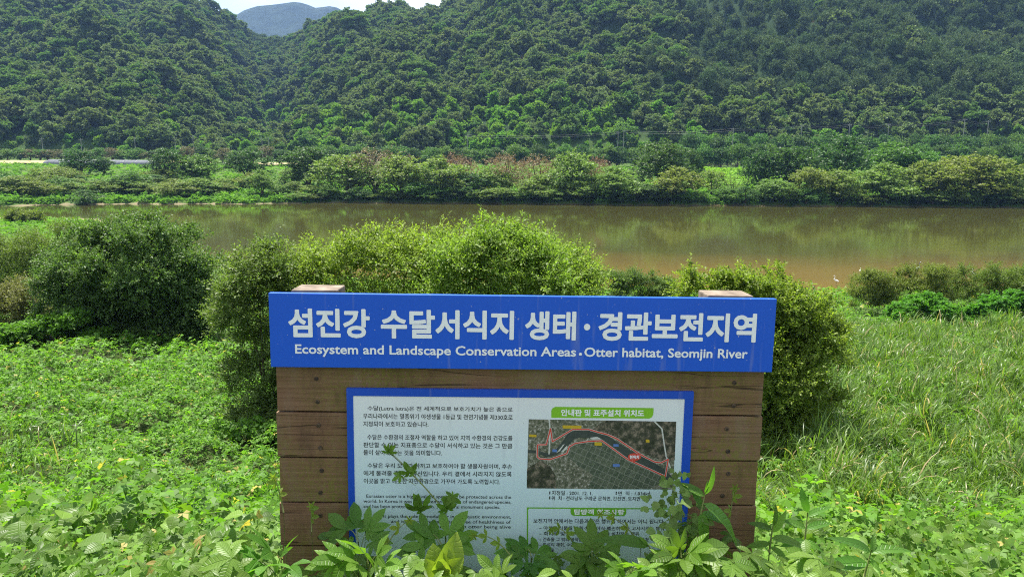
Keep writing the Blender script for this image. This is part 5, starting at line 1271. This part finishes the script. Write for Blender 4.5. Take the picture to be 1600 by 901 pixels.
hopclump('hop plant with large dark lobed leaf before the notice text', 925, 868, [(925, 828, 2, .19, .04), (955, 838, 0, .15, .03), (890, 848, 0, .13, .0), (905, 862, 1, .13, -.07), (955, 862, 2, .14, -.08), (880, 882, 0, .14, -.15), (935, 886, 10, .13, -.16), (985, 868, 3, .13, -.08)], 2.68)
hopclump('bright lobed hop plant below the right corner of the panel', 1065, 870, [(1055, 838, 0, .12, -.02), (1095, 855, 2, .15, -.07), (1030, 866, 1, .14, -.12), (1075, 884, 0, .15, -.18), (1120, 872, 1, .13, -.14), (1010, 888, 3, .12, -.18), (1140, 850, 10, .12, -.05), (1035, 845, 3, .12, .02)], 2.42)
hopclump('sunlit hop plant along the bottom edge between panel and lance-leaved weed', 985, 893, [(960, 880, 1, .12, -.1), (1000, 872, 0, .12, -.12), (1030, 893, 2, .13, -.2), (940, 893, 0, .12, -.2), (990, 899, 2, .14, -.25)], 2.36)
hopclump('hop plant with wide star-like leaf at the bottom left of the sign', 440, 880, [(400, 838, 2, .19, -.1), (440, 858, 0, .14, -.12), (350, 868, 2, .17, -.2), (300, 872, 0, .15, -.25), (470, 893, 1, .13, -.25), (390, 888, 0, .15, -.3)], 2.40)
def b_(B, mb):                          # bright young dock-like shoot
    y = 2.34; c = on(690, 905, y); stem_to(mb, gnd(c), c, .005, .0)
    for (tx, ty, T, sz, up, dy) in [(668, 842, 0, .155, (-.3, -1, .3), 0), (735, 820, 1, .20, (.6, -1, .2), .03), (705, 850, 0, .13, (.3, -1, .4), .0), (650, 868, 1, .11, (-.4, -1, .6), -.05), (742, 862, 1, .13, (.4, -1, .6), -.04), (690, 868, 0, .11, (0, -1, .4), -.06)]:
        leaf_at(B, ROUND[T], c+np.array((0, 0, .015)), on(tx, ty, y+dy), up, r=.9, scale=sz*.72)
plant('broadleaf_weed', 'bright yellow-green upright broad-leaved shoot before the English text', 'plant', gnd(on(690, 905, 2.34)), b_, F_bright)
def lance(label, base, top, leaves, y, mat=None, red=True):
    def f(B, mb):
        c = on(*top, y); g = on(*base, y); stem_to(mb, gnd(g), g, .0055, 0, 4); stem_to(mb, g, c, .005, .0)
        for (t, tx, ty, T, up, dy) in leaves:
            b0 = g+(c-g)*t; leaf_at(B, LANCE[T], b0, on(tx, ty, y+dy), up)
    plant('smartweed', label, 'plant', gnd(on(*base, y)), f, mat or F_fresh, group='lance-leaved weeds at the sign')
lance('lance-leaved weed arching before the blue right edge of the panel', (1093, 812), (1102, 768), [(.9, 1124, 733, 1, (.7, -.8, .3), 0), (.85, 1064, 750, 1, (-.2, -.7, 1), .02), (.6, 1180, 832, 0, (.2, -.5, 1), -.03), (.5, 1078, 755, 1, (-.6, -.6, .8), .04), (.3, 1108, 868, 0, (0, -1, .5), -.06), (.2, 1150, 812, 1, (.2, -.5, 1), .05), (.95, 1108, 752, 1, (.3, -1, .3), 0)], 2.60)
lance('lance-leaved weed just right of the sign foot', (1202, 862), (1208, 818), [(.9, 1218, 790, 1, (.5, -.8, .5), 0), (.8, 1172, 812, 1, (-.3, -.5, 1), 0), (.7, 1232, 800, 1, (.4, -.7, .7), .0), (.5, 1268, 842, 0, (.2, -.6, 1), -.03), (.3, 1165, 850, 1, (-.2, -.6, 1), 0), (.2, 1235, 872, 1, (.2, -.8, .7), -.05)], 2.75)
lance('tall lance-leaved weed with upright top leaf, second right of the sign foot', (1256, 862), (1262, 800), [(1, 1252, 764, 1, (-.4, -.9, .2), 0), (.9, 1296, 784, 0, (.2, -.5, 1), .0), (.6, 1300, 812, 1, (.2, -.6, 1), 0), (.6, 1225, 808, 1, (-.2, -.6, 1), 0), (.3, 1222, 850, 1, (-.2, -.8, .8), -.02), (.3, 1290, 856, 0, (.2, -.8, .8), -.04)], 2.80)
lance('drooping lance-leaved weed third right of the sign foot', (1350, 900), (1362, 858), [(.9, 1420, 845, 0, (.1, -.5, 1), -.03), (.9, 1320, 828, 0, (-.1, -.5, 1), -.02), (.7, 1378, 893, 1, (0, -1, .5), -.05), (.5, 1285, 878, 1, (-.2, -.7, 1), -.03), (.9, 1370, 832, 1, (0, -.9, .3), .02)], 2.72)
lance('lance-leaved weed leaning before the notice text', (1030, 880), (1012, 850), [(.9, 945, 826, 0, (-.1, -.6, 1), -.02), (.6, 1050, 862, 1, (.2, -.6, 1), -.03), (.5, 1000, 885, 1, (-.2, -.9, .6), -.04), (1, 1000, 838, 1, (-.1, -.9, .4), .0)], 2.58)
def b_(B, mb):                          # pale goosefoot with many small leaves
    y = 2.70; top = on(1052, 752, y); g = on(1050, 850, y); stem_to(mb, gnd(g), g, .005, 0, 4); stem_to(mb, g, top, .004, 0)
    for k in range(120):
        t = rng.random()**.75; c = g+(top-g)*t; wdt = (1.05-t)*.105+.028
        e = c + np.array((rng.normal(0, wdt*.65), rng.normal(-.02, .04), rng.normal(.01, .03)))
        dd = rng.normal(size=3)*.6 + (e-c)/max(1e-3, np.linalg.norm(e-c))
        if k % 4 == 0: stem_to(mb, c, e, .0013, .01, 3)
        leaf_at(B, ROUND[k % 2], e, e+nrm(dd)*rng.uniform(.02, .045), (rng.normal(0, .4), -.8, .8))
plant('goosefoot', 'pale green small-leaved weed covering the lower right corner of the panel', 'plant', gnd(on(1050, 850, 2.70)), b_, leaf_mat('leaf_pale', (.15, .25, .07), (.22, .32, .10), .45, .6, .2))
for px, py, tx, ty, y, lb in [(443, 800, 427, 745, 2.74, 'thin curling vine tip at the left edge of the planks'), (487, 830, 487, 790, 2.72, 'short upright vine tip before the lowest screws on the left'), (1001, 850, 938, 803, 2.74, 'thin vine tip reaching across the notice heading'), (897, 850, 862, 828, 2.75, 'thin vine tip before the notice text lines'), (1138, 830, 1148, 762, 2.80, 'thin curled vine tip before the right planks'), (800, 870, 740, 836, 2.55, 'pale arching vine stem in front of the panel bottom'), (590, 880, 640, 812, 2.62, 'pale arching vine stem left of the bright young shoot')]:
    def b_(B, mb):
        g = on(px, py, y); t = on(tx, ty, y); pts = stem_to(mb, gnd(g), g, .003, 0, 4); pts = stem_to(mb, g, t, .003, .03)
        for k in range(6):
            a = k*1.05; e = np.array(t)+np.array((math.cos(a)*.022, -.006, math.sin(a)*.022)); leaf_at(B, LANCE[1], t, e, (0, -1, .3), r=.9)
        for k in (2, 4):
            q = np.array(pts[k]); leaf_at(B, HOP[3], q, q+np.array((rng.choice((-1, 1))*.03, -.02, .012)), (0, -1, .5))
    plant('vine_shoot', lb, 'vine', gnd(on(px, py, y)), b_, F_bright, group='young vine shoots on the sign')
